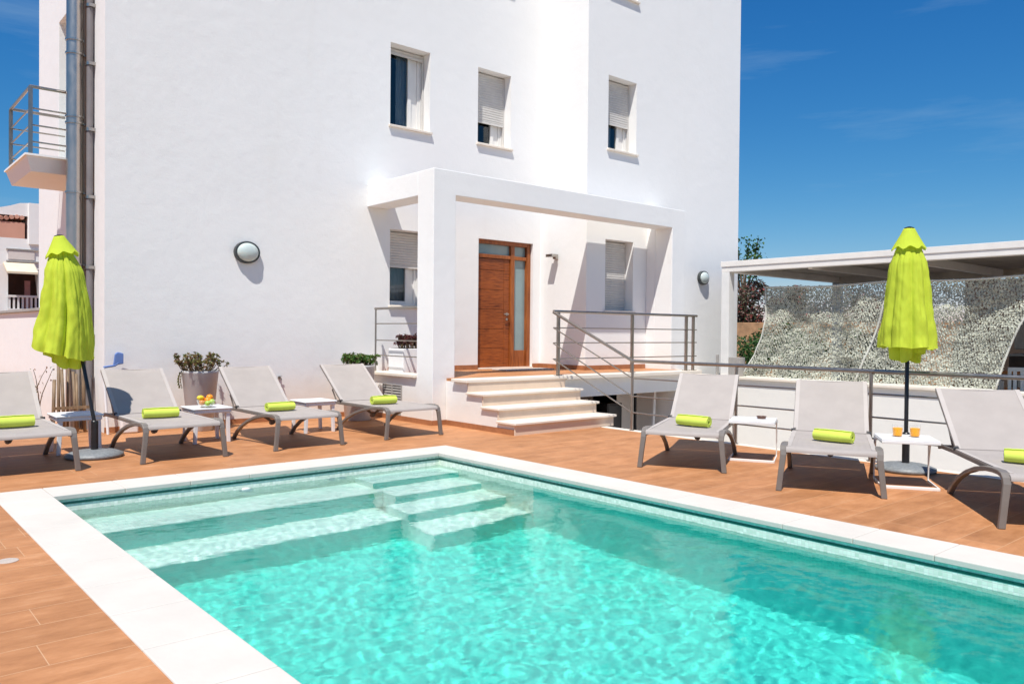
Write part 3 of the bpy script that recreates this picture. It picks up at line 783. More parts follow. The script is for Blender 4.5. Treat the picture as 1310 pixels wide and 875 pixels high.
def make_lounger():
    t = thing('sun_lounger', 'x', 'sun lounger')
    s = MB(); pf_ = [(-.015, .330), (-.012, .350), (.005, .364), (.05, .370)]+[(.05+(HY-.06)*i/8, .371) for i in range(1, 9)]
    strip(s, pf_, -.345, .345, .006, 10, .012); smooth_by_angle(s.build('seat', 'sling', t, recalc=True), 50)
    b = MB(); dy, dz = TY-HY, TZ-HZ
    strip(b, [(HY+dy*i/10, HZ+.004+dz*i/10) for i in range(11)]+[(TY+.012, TZ+.002), (TY+.014, TZ-.014)], -.335, .335, .006, 10, .014); smooth_by_angle(b.build('backrest', 'sling', t), 50)
    for pts, hw in (([(.05+(HY-.06)*i/8, .371) for i in range(0, 9)], .345), ([(HY+dy*i/10, HZ+.004+dz*i/10) for i in range(11)], .335)):
        for sx in (-1, 1):
            ed = MB(); off_ = .0022; strip(ed, [(y_, z_+off_) for y_, z_ in pts], min(sx*hw, sx*(hw-.038)), max(sx*hw, sx*(hw-.038)), .004, 2, 0)
            ed.build('edging', 'edging', t)
    f = MB()
    for x in (-.335, .335):
        f.bar([(x, -.0, .325), (x, .02, .345), (x, .06, .348), (x, .6, .348), (x, HY+.05, .348), (x, 1.62, .340), (x, 1.66, .325)], .028, .036)
    f.bar([(0, .015, .325), (0, .015, .345)], .66, .03); f.box(-.33, .33, 1.60, 1.64, .325, .350); f.box(-.33, .33, .60, .64, .325, .345)
    f.build('frame', 'frame', t, bevel=.005)
    bf = MB()
    for x in (-.325, .325): bf.bar([(x, HY-.05, HZ-.02), (x, HY+.05, HZ+.025), (x, TY, TZ-.018)], .028, .022)
    bf.box(-.33, .33, TY-.012, TY+.012, TZ-.03, TZ-.008)
    bf.build('backrest_frame', 'frame', t, bevel=.005)
    for sx in (-1, 1):
        lg = MB(); x = sx*.365
        path = [(x+sx*.035, -.012, 0), (x+sx*.018, -.008, .16), (x+sx*.002, .0, .30), (x, .012, .335), (x, .045, .358), (x, .10, .366), (x, .22, .362), (x, .40, .345), (x, .60, .308), (x, .80, .252), (x, .98, .18), (x, 1.12, .10), (x, 1.24, .0)]
        lg.bar(path, [.046, .046, .05, .056, .058, .058, .052, .046, .042, .04, .04, .04, .044], [.038, .034, .032, .034, .036, .036, .036, .036, .034, .032, .032, .032, .034])
        lo = lg.build('leg', 'frame', t, bevel=.006)
        st_ = MB(); st_.bar([(sx*.305, 1.46, .55), (sx*.305, 1.50, .50), (sx*.305, 1.36, .33)], .012, .016); st_.build('prop', 'frame', t)
    vb = MB()
    vb.tube([(-.20, .95, .335), (0, .95, .20), (.20, .95, .335)], .019, 8); vb.tube([(0, .95, .20), (0, 1.0, .19)], .03, 8)
    vb.build('brace', 'frame', t)
    for x in (-.337, .337):
        hb = MB().lathe([(.016, -.018), (.016, .018)], (x, HY, HZ+.004), 12, Matrix.Rotation(PI/2, 4, 'Y')); hb.build('hinge', 'black', t)
    return t
L0 = make_lounger()
ang_r = math.radians(27.4)-PI/2
lg_left = 'sun loungers in a row against the house wall'; lg_right = 'sun loungers along the terrace railing'
lou = [(1.345, 8.08, 0, 'leftmost sun lounger, cut off by the photo edge, left of the leaning parasol', lg_left),
       (2.70, 8.08, .0, 'taupe sun lounger just right of the leaning parasol, parasol shadow on its back', lg_left),
       (4.05, 8.10, .0, 'taupe sun lounger just right of the fruit bowl table', lg_left),
       (5.46, 8.15, .0, 'taupe sun lounger nearest the portico column, below the porch vent', lg_left),
       (6.165+.015, 4.665, ang_r, 'taupe sun lounger nearest the entrance steps on the railing side', lg_right),
       (6.195+.015, 3.195, ang_r, 'middle sun lounger on the railing side, between the ashtray table and the juice table', lg_right),
       (6.265, 1.57, math.radians(36)-PI/2, 'rightmost sun lounger beside the juice glasses, cut off by the photo edge', lg_right)]
for i, (x, y, a, lab, grp) in enumerate(lou):
    o = L0 if i == 0 else copy_tree(L0)
    o.location = (x, y, 0); o.rotation_euler = (0, 0, a); tag(o, lab, 'sun lounger', grp)

# ------------------------------------------------------------------ towels
def make_towel():
    me = MB(); W = .155
    # spiral roll cross-section in YZ, extruded in X
    n = 110; turns = 3.3; inner = []; outer = []
    for i in range(n+1):
        a = i/n*turns*2*PI; r = .012+.036*(i/n); inner.append((r*math.cos(a), r*math.sin(a)*.88)); r2 = r+.0088; outer.append((r2*math.cos(a), r2*math.sin(a)*.88))
    segs = 12; rows = []
    for k in range(segs+1):
        x = -W+2*W*k/segs; bul = 1+.05*math.sin(PI*k/segs)+.02*math.sin(k*2.3)
        if k in (0, segs): bul *= .97
        rows.append(([me.bm.verts.new((x+.004*noise.noise(Vector((a*60, b*60, k))) if k in (0, segs) else x, a*bul, b*bul+.052)) for a, b in inner], [me.bm.verts.new((x, a*bul, b*bul+.052)) for a, b in outer]))
    for (i0, o0), (i1, o1) in zip(rows, rows[1:]):
        for j in range(n):
            me.bm.faces.new([o0[j], o0[j+1], o1[j+1], o1[j]]); me.bm.faces.new([i0[j], i1[j], i1[j+1], i0[j+1]])
        me.bm.faces.new([i0[n], i1[n], o1[n], o0[n]]); me.bm.faces.new([i0[0], o0[0], o1[0], i1[0]])
    for k, flip in ((0, 1), (segs, 0)):
        i0, o0 = rows[k]
        for j in range(n): me.bm.faces.new([i0[j], i0[j+1], o0[j+1], o0[j]] if flip else [i0[j], o0[j], o0[j+1], i0[j+1]])
    o = me.build('rolled_towel', 'towel'); smooth_by_angle(o, 50); return o
tw0 = make_towel()
tws = [(-.02, .58, .05, 'on the leftmost lounger by the house'), (-.03, .66, -.05, 'on the lounger right of the leaning parasol'), (-.07, .60, .03, 'on the lounger beside the fruit bowl table'), (-.06, .60, -.04, 'on the lounger nearest the portico column'),
       (.03, .50, -.36, 'on the lounger nearest the entrance steps'), (.02, .52, -.40, 'on the middle lounger of the railing side'), (-.02, .55, -.3, 'on the rightmost lounger, cut off by the photo edge')]
for i, (lx, ly, dr, lab) in enumerate(tws):
    X, Y, A = lou[i][:3]
    o = tw0 if i == 0 else tw0.copy()
    if i: COL.objects.link(o)
    o.scale = (1.1+.03*math.sin(i*2.1), 1.1+.05*math.sin(i*3.3), 1.1+.05*math.cos(i*1.7))
    o.location = (X+lx*math.cos(A)-ly*math.sin(A), Y+lx*math.sin(A)+ly*math.cos(A), .362); o.rotation_euler = (0, 0, A+dr)
    tag(o, 'lime green rolled towel '+lab, 'towel', 'rolled lime towels, one on each lounger')

# ------------------------------------------------------------------ side tables
def plastic_table(x, y, lab, rz=0):
    t = thing('side_table', lab, 'table', (x, y, 0), rz, 'white plastic side tables between the left loungers')
    tp_ = MB(); tp_.box(-.225, .225, -.225, .225, .385, .405); tp_.box(-.21, .21, -.21, .21, .345, .386)
    tp_.build('tabletop', 'white', t, bevel=.008)
    for sx in (-1, 1):
        for sy in (-1, 1):
            MB().prism([(sx*.20, .35), (sx*.155, .35), (sx*.175, 0), (sx*.21, 0)] if sx > 0 else [(-.20, .35), (-.155, .35), (-.175, 0), (-.21, 0)], sy*.175-.02, sy*.175+.02, 'Y').build('leg', 'white', t, bevel=.004)
    return t
plastic_table(1.99, 9.33, 'small white plastic table behind the leaning parasol pole')
plastic_table(3.35, 9.30, 'small white plastic table holding the bowl of fruit')
plastic_table(4.76, 9.42, 'empty white plastic table in front of the green potted plant')
def metal_table(x, y, lab, rz):
    t = thing('side_table', lab, 'table', (x, y, 0), rz, 'sled-base side tables between the right loungers')
    MB().box(-.225, .225, -.215, .215, .405, .417).build('tabletop', 'white', t, bevel=.003)
    MB().box(-.228, .228, -.218, .218, .383, .405).build('apron', 'white_metal', t, bevel=.003)
    f = MB()
    for sx in (-1, 1):
        f.prism([(.22, .40), (.13, .40), (.20, .15), (.217, 0), (.20, 0), (.185, .15)][:3] + [(.212, .02), (.222, .02)], sx*.222-.006, sx*.222+.006, 'X')
        f.box(sx*.222-.006 if sx > 0 else sx*.222-.006, sx*.222+.006, -.215, .22, 0, .022)
    f.box(-.216, .216, -.220, -.180, .0, .022)
    f.build('frame', 'white_metal', t, bevel=.002)
    return t
mt1 = metal_table(7.33, 4.62, 'metal framed side table holding the brown ashtray', math.radians(-62.6))
mt2 = metal_table(7.12, 2.98, 'metal framed side table holding two glasses of orange juice', math.radians(-57))

# things on the tables
def fruit_bowl(x, y, z):
    t = thing('fruit_bowl', 'clear glass bowl on the white table between two loungers', 'bowl', (x, y, z))
    pr = [(.045, 0), (.05, .004), (.078, .028), (.096, .058), (.105, .085), (.102, .086), (.092, .059), (.074, .031), (.046, .009)]
    MB().lathe(pr, seg=36).build('bowl_glass', m_glass('clear_bowl_glass', (.96, .98, .96), 1.4, 1.), t, smooth=True)
    return t
fruit_bowl(3.30, 9.18, .406)
fr = [('orange', .040, (.02, .0, .075), 'orange', 'large orange at the centre of the glass fruit bowl'), ('orange', .040, (.055, .035, .105), 'orange', 'orange on top at the right of the glass fruit bowl'),
      ('orange', .036, (-.035, .045, .095), 'orange', 'orange at the back left of the glass fruit bowl'), ('apple', .034, (-.052, -.015, .055), 'peach', 'red and yellow apple at the left of the glass fruit bowl'),
      ('apple', .035, (.055, -.035, .06), 'apple', 'pale green apple at the right of the glass fruit bowl'), ('lemon', .030, (-.06, .01, .108), 'lemon', 'yellow lemon on top at the left of the fruit bowl'), ('apple', .033, (.0, -.055, .048), 'apple', 'green apple at the front of the fruit bowl')]
for kind, r, p, mat, lab in fr:
    m = MB(); sc3 = (1.0, 1.0, .93) if kind != 'lemon' else (1.35, .95, .95)
    m.ball((0, 0, 0), r, 20, sc3)
    o = m.build(kind, mat, smooth=True, loc=(3.30+p[0], 9.18+p[1], .41+p[2])); tag(o, lab, kind, 'fruit piled in the glass bowl')
def juice(x, y, lab):
    t = thing('juice_glass', lab, 'glass', (x, y, .417), 0, 'glasses of orange juice on the side table')
    MB().lathe([(.038, 0), (.045, .105), (.0435, .105), (.0365, .008)], seg=28).build('tumbler', 'clear', t, smooth=True)
    MB().lathe([(.036, .009), (.0412, .076)], seg=28).build('juice', 'juice', t, smooth=False)
juice(7.11, 3.05, 'tumbler of orange juice left of the other, in front of the parasol pole'); juice(7.20, 2.94, 'tumbler of orange juice right of the other, nearer the rightmost lounger')
at = MB().lathe([(.040, 0), (.052, .028), (.047, .028), (.036, .008)], seg=28).build('ashtray', 'ash', loc=(7.42, 4.58, .417), smooth=False); tag(at, 'small round brown ashtray on the metal side table', 'ashtray')

# ------------------------------------------------------------------ parasols
def parasol(x, y, lab, rz, tilt_axis=None, tilt=0, H_=2.30, wid=1., seed=1, zc=1.17, twist=0., hemtilt=0.):
    rnd = random.Random(seed)
    t = thing('parasol', lab, 'parasol', (x, y, 0), 0, 'closed lime parasols')
    MB().lathe([(.255, .0), (.27, .015), (.268, .035), (.20, .062), (.06, .075), (.03, .078)], seg=48).build('base', 'base', t, smooth=True)
    MB().lathe([(.034, .06), (.034, .36), (.028, .37)], seg=20).build('pole_holder', 'black', t, smooth=False)
    R_ = Matrix.Rotation(tilt, 4, Vector(tilt_axis)) if tilt_axis else Matrix.Identity(4)
    piv = Vector((0, 0, .34))
    def TT(v): return R_ @ (Vector(v)-piv) + piv
    top_ = TT((0, 0, H_))
    def TC(v):      # cloth hangs plumb from the top of a tilted pole
        v = Vector(v); a = TT((0, 0, v.z)); k = min(1, max(0, (H_-v.z)/(H_-1.0)))*.80
        c_ = a.lerp(Vector((top_.x, top_.y, a.z)), k); return c_+Vector((v.x, v.y, 0))
    MB().tube([TT((0, 0, .10)) if not tilt_axis else (0, 0, .10), piv, TT((0, 0, H_-.02))], .019, 16).build('pole', 'black', t, smooth=True)
    N = 144; nz_ = 46
    c = MB(); rings = []
    rot0 = rz
    offs = [rnd.uniform(-.25, .25) for _ in range(8)]; lens = [rnd.uniform(-.03, .03) for _ in range(8)]
    def prof(s):   # s 0 top .. 1 hem
        return .055+.078*min(1, s/.24)**.9+wid*s**.95
    for j in range(nz_+1):
        s = j/nz_; ring = []
        for k in range(N):
            th_ = 2*PI*k/N
            fold = (abs(math.cos(4*th_+.8*twist*s+.25*math.sin(3*th_)))**.75); q = int(((th_+PI/8) % (2*PI))/(PI/4)) % 8
            amp = (.07+.19*s**.7)
            r = prof(s)*(1-amp*(1-fold**.7)*(1+2.4*offs[q]))
            r += .03*s*noise.noise(Vector((math.cos(th_)*3, math.sin(th_)*3, s*5+seed)))
            r += .008*noise.noise(Vector((math.cos(th_)*9, math.sin(th_)*9, s*14+seed)))+.006*abs(noise.noise(Vector((th_*7, s*6+th_*2, seed))))
            r -= .010*math.exp(-((((th_*8/PI/2+.5) % 1)-.5)/.045)**2)*(s > .02)
            ell = 1+.10*math.cos(2*(th_-.6))*s
            hem = H_-.10-(H_-.10-zc)*s
            if s > .9: hem -= (s-.9)/.1*(.018*(1-fold) + lens[q]*.6)
            hem -= hemtilt*s*r*(.757*math.cos(th_+rot0)-.653*math.sin(th_+rot0))
            ring.append(c.bm.verts.new(TC((r*ell*math.cos(th_+rot0), r*ell*math.sin(th_+rot0), hem))))
        rings.append(ring)
    for A, B in zip(rings, rings[1:]):
        for k in range(N): c.bm.faces.new([A[k], A[(k+1) % N], B[(k+1) % N], B[k]])
    co = c.build('canopy', 'lime', t, smooth=True)
    # inner folded cloth hanging lower
    i_ = MB(); rings = []
    for j in range(9):
        s = j/8; ring = []
        for k in range(N):
            th_ = 2*PI*k/N; fold = .5+.5*math.cos(5*th_+seed)
            r = (.10+wid*.62-.03*s)*(.50+.50*fold**.5)+.01*noise.noise(Vector((math.cos(th_)*4, math.sin(th_)*4, s*3)))
            z = zc+.10-(.19+.05*math.sin(th_*2+seed))*s - .02*s*fold
            z -= hemtilt*r*(.757*math.cos(th_+rot0)-.653*math.sin(th_+rot0))
            ring.append(i_.bm.verts.new(TC((r*math.cos(th_+rot0), r*math.sin(th_+rot0), z))))
        rings.append(ring)
    for A, B in zip(rings, rings[1:]):
        for k in range(N): i_.bm.faces.new([A[k], A[(k+1) % N], B[(k+1) % N], B[k]])
    i_.build('inner_folds', 'lime', t, smooth=True)
    h = MB(); rings = []; nh = 12
    for j in range(nh+1):
        s = j/nh; ring = []
        for k in range(N):
            th_ = 2*PI*k/N; fold = .5+.5*math.cos(8*th_)
            r = (.05+.110*s**1.05)*(1-.10*s*(1-fold)); z = H_-.015-.205*s+.03*s*s*(1-fold)
            ring.append(h.bm.verts.new(TT((r*math.cos(th_+rot0), r*math.sin(th_+rot0), z+.004*noise.noise(Vector((math.cos(th_)*6, math.sin(th_)*6, s*4)))))))
        rings.append(ring)
    h.bm.faces.new(rings[0][::-1])
    for A, B in zip(rings, rings[1:]):
        for k in range(N): h.bm.faces.new([A[k], A[(k+1) % N], B[(k+1) % N], B[k]])
    h.build('vent_cap', 'lime', t, smooth=True)
    fi = MB(); fi.lathe([(.045, -.012), (.045, 0), (.03, .006), (.012, .012)], seg=16)
    for v in fi.bm.verts: v.co = TT(v.co+Vector((0, 0, H_-.005)))
    fi.build('finial', 'black', t)
    for k in range(8):
        th_ = 2*PI*(k+.0)/8+rot0
        MB().tube([TC((.03*math.cos(th_), .03*math.sin(th_), 1.55)), TC((.075*math.cos(th_), .075*math.sin(th_), zc+.04))], .007, 6).build('rib', 'black', t)
    return t
parasol(2.06, 8.84, 'closed lime green parasol leaning to the left, between the left loungers', .3, (.653, .757, 0), -math.radians(11.0), 2.27, .172, 5, 1.07, .6, .27)
parasol(7.88, 3.30, 'closed lime green parasol standing upright by the terrace railing', .1, None, 0, 2.34, .145, 2, 1.19)

# ------------------------------------------------------------------ plants
def leaf(mb, p, d, n, L_, W_, fold=.15):
    """one pointed leaf: 2 faces each side of the midrib, joined as one island"""
    d = d.normalized(); s = d.cross(n)
    if s.length < 1e-4: s = d.cross(Vector((.3, .5, .8)))
    s.normalize(); n2 = s.cross(d)
    a = mb.bm.verts.new(p); b1 = mb.bm.verts.new(p+d*L_*.45+s*W_*.5+n2*W_*fold); b2 = mb.bm.verts.new(p+d*L_*.45-s*W_*.5+n2*W_*fold); c = mb.bm.verts.new(p+d*L_)
    mb.bm.faces.new([a, b1, c]); mb.bm.faces.new([a, c, b2])
def rv(rnd): 
    while True:
        v = Vector((rnd.uniform(-1, 1), rnd.uniform(-1, 1), rnd.uniform(-1, 1)))
        if .05 < v.length < 1: return v.normalized()
def rosette(mb, p, up, rnd, n=12, L_=.04, W_=.022):
    for i in range(n):
        a = i*2.4; el = .15+.9*i/n
        t1 = up.orthogonal().normalized(); t2 = up.cross(t1)
        d_ = (t1*math.cos(a)+t2*math.sin(a))*math.cos(el)+up*math.sin(el)
        leaf(mb, p, d_, up, L_*(1.1-.4*i/n)*rnd.uniform(.8, 1.2), W_, .2)
def pot_plant(x, y, lab, rtop, rbot, h, mat, nst, spread, hgt, seed, leafL=.05, square=False, trail=False, rosn=12):
    rnd = random.Random(seed)
    t = thing('potted_plant', lab, 'potted plant', (x, y, 0 if not square else .655), 0, 'succulents in planters by the house')
    if square:
        MB().box(-rtop, rtop, -rtop*.8, rtop*.8, 0, h).build('pot', 'white', t, bevel=.01)
        MB().box(-rtop*.9, rtop*.9, -rtop*.7, rtop*.7, h-.03, h+.004).build('soil', 'soil', t)
    else:
        MB().lathe([(rbot*.96, 0), (rbot, .01), (rtop*.985, h-.035), (rtop*1.0, h-.03), (rtop*1.0, h-.004), (rtop*.99, h), (rtop*.92, h), (rtop*.9, h-.05)], seg=48, cap1=False).build('pot', 'pot', t, smooth=False)
        smooth_by_angle(t.children[-1], 40) if len(t.children) else None
        MB().lathe([(.01, h-.035), (rtop*.92, h-.04)], seg=32, cap0=True, cap1=False).build('soil', 'soil', t)
    f = MB(); s = MB()
    for i in range(nst):
        a = rnd.uniform(0, 2*PI); r0 = rtop*.75*math.sqrt(rnd.random())
        b0 = Vector((r0*math.cos(a), r0*math.sin(a), h-.03)); out = Vector((math.cos(a), math.sin(a), 0))
        ln_ = hgt*rnd.uniform(.45, 1.0); tip = b0+out*spread*rnd.uniform(.2, 1)*(.4+r0/rtop)+Vector((rnd.gauss(0, .02), rnd.gauss(0, .02), ln_))
        mid = (b0+tip)/2+out*.02
        s.tube([b0, mid, tip], [.007, .006, .004], 5)
        up = (tip-mid).normalized()
        rosette(f, tip, up, rnd, rosn, leafL, leafL*.5)
        for q in range(3):
            pp = mid.lerp(tip, rnd.random()); dd = rv(rnd); dd.z = abs(dd.z)
            tip2 = pp+dd*.05; s.tube([pp, tip2], .003, 4); rosette(f, tip2, dd, rnd, max(6, rosn-4), leafL*.8, leafL*.42)
    if trail:
        for i in range(5):
            a = PI+rnd.uniform(-.5, .5); p0 = Vector((rtop*math.cos(a), rtop*math.sin(a), h)); pts = [p0]
            for q in range(6): pts.append(pts[-1]+Vector((math.cos(a)*.012*(3-q)*.5, math.sin(a)*.01, -.035)))
            s.tube(pts, .003, 4)
            for q in pts[1::1]: rosette(f, q, Vector((-1, 0, .2)), rnd, 5, .025, .013)
    f.build('foliage', mat, t); s.build('stem', 'stem', t)
    return t
pot_plant(3.65, 10.36, 'red and green succulent in a tall grey tapered planter behind the fruit bowl', .225, .15, .77, 'leaf_red', 46, .16, .23, 3, .042, trail=True)
pot_plant(5.90, 10.27, 'bright green bushy succulent in a grey planter beside the left porch railing', .245, .19, .80, 'leaf_grn', 60, .05, .16, 5, .05, rosn=14)
pot_plant(6.82, 10.30, 'dark purple red plant in a white planter on the porch by the column', .26, .2, .38, 'leaf_dark', 46, .06, .22, 9, .05, square=True)

# twig plant by the low wall, left
tw = thing('twig_plant', 'thin bare twiggy plant in front of the low white wall on the left', 'plant', (2.10, 11.9, 0))
s = MB(); f = MB(); rnd = random.Random(3)
for i in range(4):
    p = Vector((rnd.uniform(-.05, .05), rnd.uniform(-.1, .1), 0)); pts = [p.copy()]; dr_ = Vector((rnd.uniform(-.25, .1), rnd.uniform(-.2, .2), 1))
    for q in range(7):
        p = p+dr_*.11; dr_ += Vector((rnd.gauss(0, .16), rnd.gauss(0, .16), 0)); pts.append(p.copy())
        if q > 2:
            for _ in range(2): leaf(f, p+rv(rnd)*.03, rv(rnd), Vector((0, 0, 1)), .04, .02)
    s.tube(pts, [.010-.001*k for k in range(len(pts))], 5)
s.build('stem', 'stem', tw); f.build('foliage', 'leaf_red', tw)
# canes and pool tools leaning at the corner
cn = random.Random(2)
for i in range(7):
    x = 2.13+.055*i; y = 11.05+cn.uniform(-.1, .12)
    o = MB().tube([(0, 0, 0), (cn.uniform(-.02, .03), cn.uniform(.06, .16), cn.uniform(.62, 1.05))], cn.uniform(.014, .022), 8).build('bamboo_cane', 'cane', loc=(x, y, 0), smooth=True)
    tag(o, 'brown bamboo cane in the bundle leaning under the flue pipe', 'cane', 'bamboo canes bundled at the house corner')
bt = MB(); bt.box(2.10, 2.50, 10.97, 10.985, .30, .335); o = bt.build('bundle_strap', 'cane'); tag(o, 'tan strap tied around the bundle of canes', 'strap')
nb = thing('pool_net', 'blue and white pool skimmer standing behind the leaning parasol', 'pool net', (2.72, 10.5, 0))
MB().tube([(-.10, .1, 0), (-.13, .2, .82)], .016, 10).build('handle', 'white', nb)
MB().tube([(-.13, .2, .82), (.0, .2, .84), (.04, .2, .87)], .014, 8).build('bracket', 'blue', nb)
MB().prism([(-.02, .84), (.10, .86), (.10, .99), (.03, 1.01), (.0, .98)], .19, .22, 'Y').build('net_head', 'blue', nb, bevel=.01)
pb = MB(); pb.box(-.10, .10, -.05, .05, 0, .34); 
o = pb.build('crate_box', 'white', bevel=.02, loc=(2.86, 10.6, 0)); tag(o, 'small white plastic box on the floor by the house corner', 'box')

# pool fittings
def nozzle(x, z, lab, r=.045):
    rot = Matrix.Rotation(PI/2, 4, 'X')
    m = MB(); m.lathe([(r, 0), (r, .012), (r*.8, .018), (r*.55, .014), (r*.5, .006)], (0, 0, 0), 28, rot, cap1=True)
    o = m.build('pool_inlet', 'white', loc=(x, PY1, z), smooth=False); tag(o, lab, 'pool inlet', 'round white fittings on the far pool wall')
nozzle(2.85, -.175, 'large round white inlet under the waterline on the far pool wall', .062)
nozzle(3.70, -.175, 'left one of the two small round inlets near the pool steps', .04); nozzle(3.81, -.175, 'right one of the two small round inlets near the pool steps', .04)
for x, y, lab in ((.765, 5.17, 'white round drain cap in the deck left of the pool, nearer one'), (.66, 5.74, 'white round drain cap in the deck left of the pool, farther one')):
    o = MB().lathe([(.055, 0), (.055, .003), (.05, .005)], seg=28).build('drain_cap', 'patch', loc=(x, y, .0)); tag(o, lab, 'drain cap', 'white drain caps in the deck')

# ------------------------------------------------------------------ pergola and net on the right
pg = thing('pergola', 'white flat roofed pergola beyond the boundary wall on the right', 'pergola', (15, 4, -.05))
def PG(mb, nm, mat, **kw):
    for v in mb.bm.verts: v.co -= Vector((15, 4, -.05))
    return mb.build(nm, mat, pg, **kw)
PG(MB().box(13.0, 13.17, -7, 8.92, 2.48, 2.665).box(12.985, 13.0, -7, 8.935, 2.58, 2.68), 'front_beam', 'beam', bevel=.004)
PG(MB().box(13.17, 17.3, 8.75, 8.92, 2.48, 2.665), 'side_beam', 'beam', bevel=.004)
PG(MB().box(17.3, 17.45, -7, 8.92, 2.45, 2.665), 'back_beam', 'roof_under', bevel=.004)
for y in (7.2, 5.5, 3.8, 2.1, .4): PG(MB().box(13.17, 17.3, y-.04, y+.04, 2.46, 2.60), 'rafter', 'beam')
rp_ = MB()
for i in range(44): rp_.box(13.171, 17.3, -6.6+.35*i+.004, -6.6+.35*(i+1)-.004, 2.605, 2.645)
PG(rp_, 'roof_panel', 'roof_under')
for (x, y) in ((13.0, 8.75), (17.3, 8.75), (17.3, 4.2), (13.0, -2.0)):
    b0 = .50 if x < 14 else -.05
    PG(MB().box(x, x+.17, y, y+.17, b0, 2.48), 'post', 'white_metal', bevel=.004)
PG(MB().box(13.0, 13.18, 8.50, 8.74, .50, .86), 'fuse_box', 'grill', bevel=.004)
PG(MB().box(13.0, 13.05, 8.99, 9.03, .50, .90), 'side_panel', 'grill', bevel=.004)
PG(MB().tube([(13.6, 5.6, 2.6), (14.6, 5.9, 2.3)], .02, 6), 'brace', 'black'); PG(MB().tube([(13.9, 5.75, 2.6), (14.4, 5.95, 2.3)], .02, 6), 'brace', 'black')

# camouflage net
def net_pt(u, v):
    """u 0..1 along the wall from far to near, v 0 top .. 1 bottom"""
    top = Vector((13.30+.03*math.sin(u*5), 8.16-4.62*u, 2.175+.03*u-.03*math.sin(u*PI*2)**2))
    bot = Vector((13.14, 8.53-4.30*u, .505))
    p = top.lerp(bot, v); b_ = math.sin(PI*v)
    p.x += b_*(.10*math.sin(u*PI)+.05*math.sin(u*9)); p.y += b_*(.10*u-.16*(1-u))
    p.x -= math.exp(-((u-.42)/.05)**2)*.16*math.sin(PI*min(1, v*1.0+.12))
    p.x += .05*noise.noise(Vector((u*9, v*5, 0)))+.045*b_*math.sin(u*38+2.2*v+2*math.sin(u*11))+.02*noise.noise(Vector((u*25, v*14, 3)))
    return p
nt_ = thing('camouflage_net', 'pale camouflage netting hung from the pergola to the boundary wall', 'camouflage net', (14, 6.2, .5))
fl = MB(); rnd = random.Random(11)
NU, NV = 112, 52; off = Vector((14, 6.2, .5))
for i in range(NU):
    for j in range(NV):
        u = (i+.5*(j % 2)+rnd.uniform(-.2, .2))/NU; v = (j+rnd.uniform(-.2, .2))/NV
        u = min(max(u, 0), 1); v = min(max(v, 0), 1)
        p = net_pt(u, v)-off; du = (net_pt(min(u+.008, 1), v)-net_pt(max(u-.008, 0), v)).normalized(); dv = (net_pt(u, min(v+.01, 1))-net_pt(u, max(v-.01, 0))).normalized()
        n_ = du.cross(dv).normalized()
        for sgn in (-1, 1):
            if rnd.random() < .07: continue
            d1 = (du*rnd.uniform(.6, 1)+dv*(rnd.uniform(.3, .8) if sgn > 0 else -rnd.uniform(.1, .6))+n_*rnd.uniform(-.7, .7)).normalized()
            w_ = rnd.uniform(.017, .027); L_ = rnd.uniform(.032, .052); s_ = d1.cross(n_).normalized()
            q = [p-s_*w_*.5, p+s_*w_*.5, p+d1*L_*.55+s_*w_*.55+n_*.012, p+d1*L_*.55-s_*w_*.5+n_*.012]
            vs = [fl.bm.verts.new(z) for z in q]; fl.bm.faces.new(vs)
            e2 = [fl.bm.verts.new(p+d1*L_+s_*w_*.25), fl.bm.verts.new(p+d1*L_-s_*w_*.25)]
            fl.bm.faces.new([vs[3], vs[2], e2[0], e2[1]])
fl.build('net_cloth', 'net', nt_, recalc=False)
rb = MB()
for us in ([(k/30*1., 0) for k in range(31)], [(0, k/16) for k in range(17)], [(1, k/16) for k in range(17)], [(k/30, 1) for k in range(31)], [(.5, k/16) for k in range(17)]):
    rb.tube([net_pt(a, b)-off for a, b in us], .016 if us[0] != (.5, 0) else .02, 6)
rb.build('edge_rope', 'rope', nt_, smooth=True)
cdm = MB()
for k in range(1, 46): cdm.tube([net_pt(k/46, b/8)-off for b in range(9)], .0022, 3)
for k in range(1, 21): cdm.tube([net_pt(b/20, k/21)-off for b in range(21)], .0022, 3)
cdm.build('cord_mesh', 'net_mesh', nt_)

# under the pergola
dk = MB(); dk.box(18.6, 18.8, -7, 6.6, -.05, 2.5); o = dk.build('wooden_screen', 'dark_room'); tag(o, 'dark brown wooden screen behind the pergola', 'screen')
def chair(x, y, rz, lab):
    t = thing('patio_chair', lab, 'chair', (x, y, -.05), rz, 'patio chairs under the pergola')
    for sx in (-1, 1):
        for sy in (-1, 1):
            MB().box(sx*.24-.022, sx*.24+.022, sy*.22-.022, sy*.22+.022, 0, .86 if sy > 0 else .62).build('leg', 'white_metal', t)
    MB().box(-.22, .22, -.22, .22, .40, .45).build('seat', 'white_metal', t); MB().box(-.21, .21, -.21, .21, .452, .52).build('cushion', 'orange_seat', t, bevel=.02)
    b_ = MB()
    for k in range(4): b_.box(-.16+.10*k, -.11+.10*k, .205, .23, .46, .80)
    b_.box(-.22, .22, .20, .24, .80, .86); b_.build('backrest', 'white_metal', t)
chair(14.6, 4.30, 2.1, 'white slatted patio chair just right of the camouflage net'); chair(14.9, 3.75, 2.1, 'white slatted patio chair at the photo edge under the pergola')
tbl = thing('patio_table', 'orange topped patio table behind the slatted chairs', 'table', (15.7, 4.4, -.05))
MB().box(-.6, .6, -.5, .5, .72, .76).build('tabletop', 'orange_seat', tbl, bevel=.005)
for sx in (-1, 1):
    for sy in (-1, 1): MB().box(sx*.52-.03, sx*.52+.03, sy*.42-.03, sy*.42+.03, 0, .72).build('leg', 'white_metal', tbl)
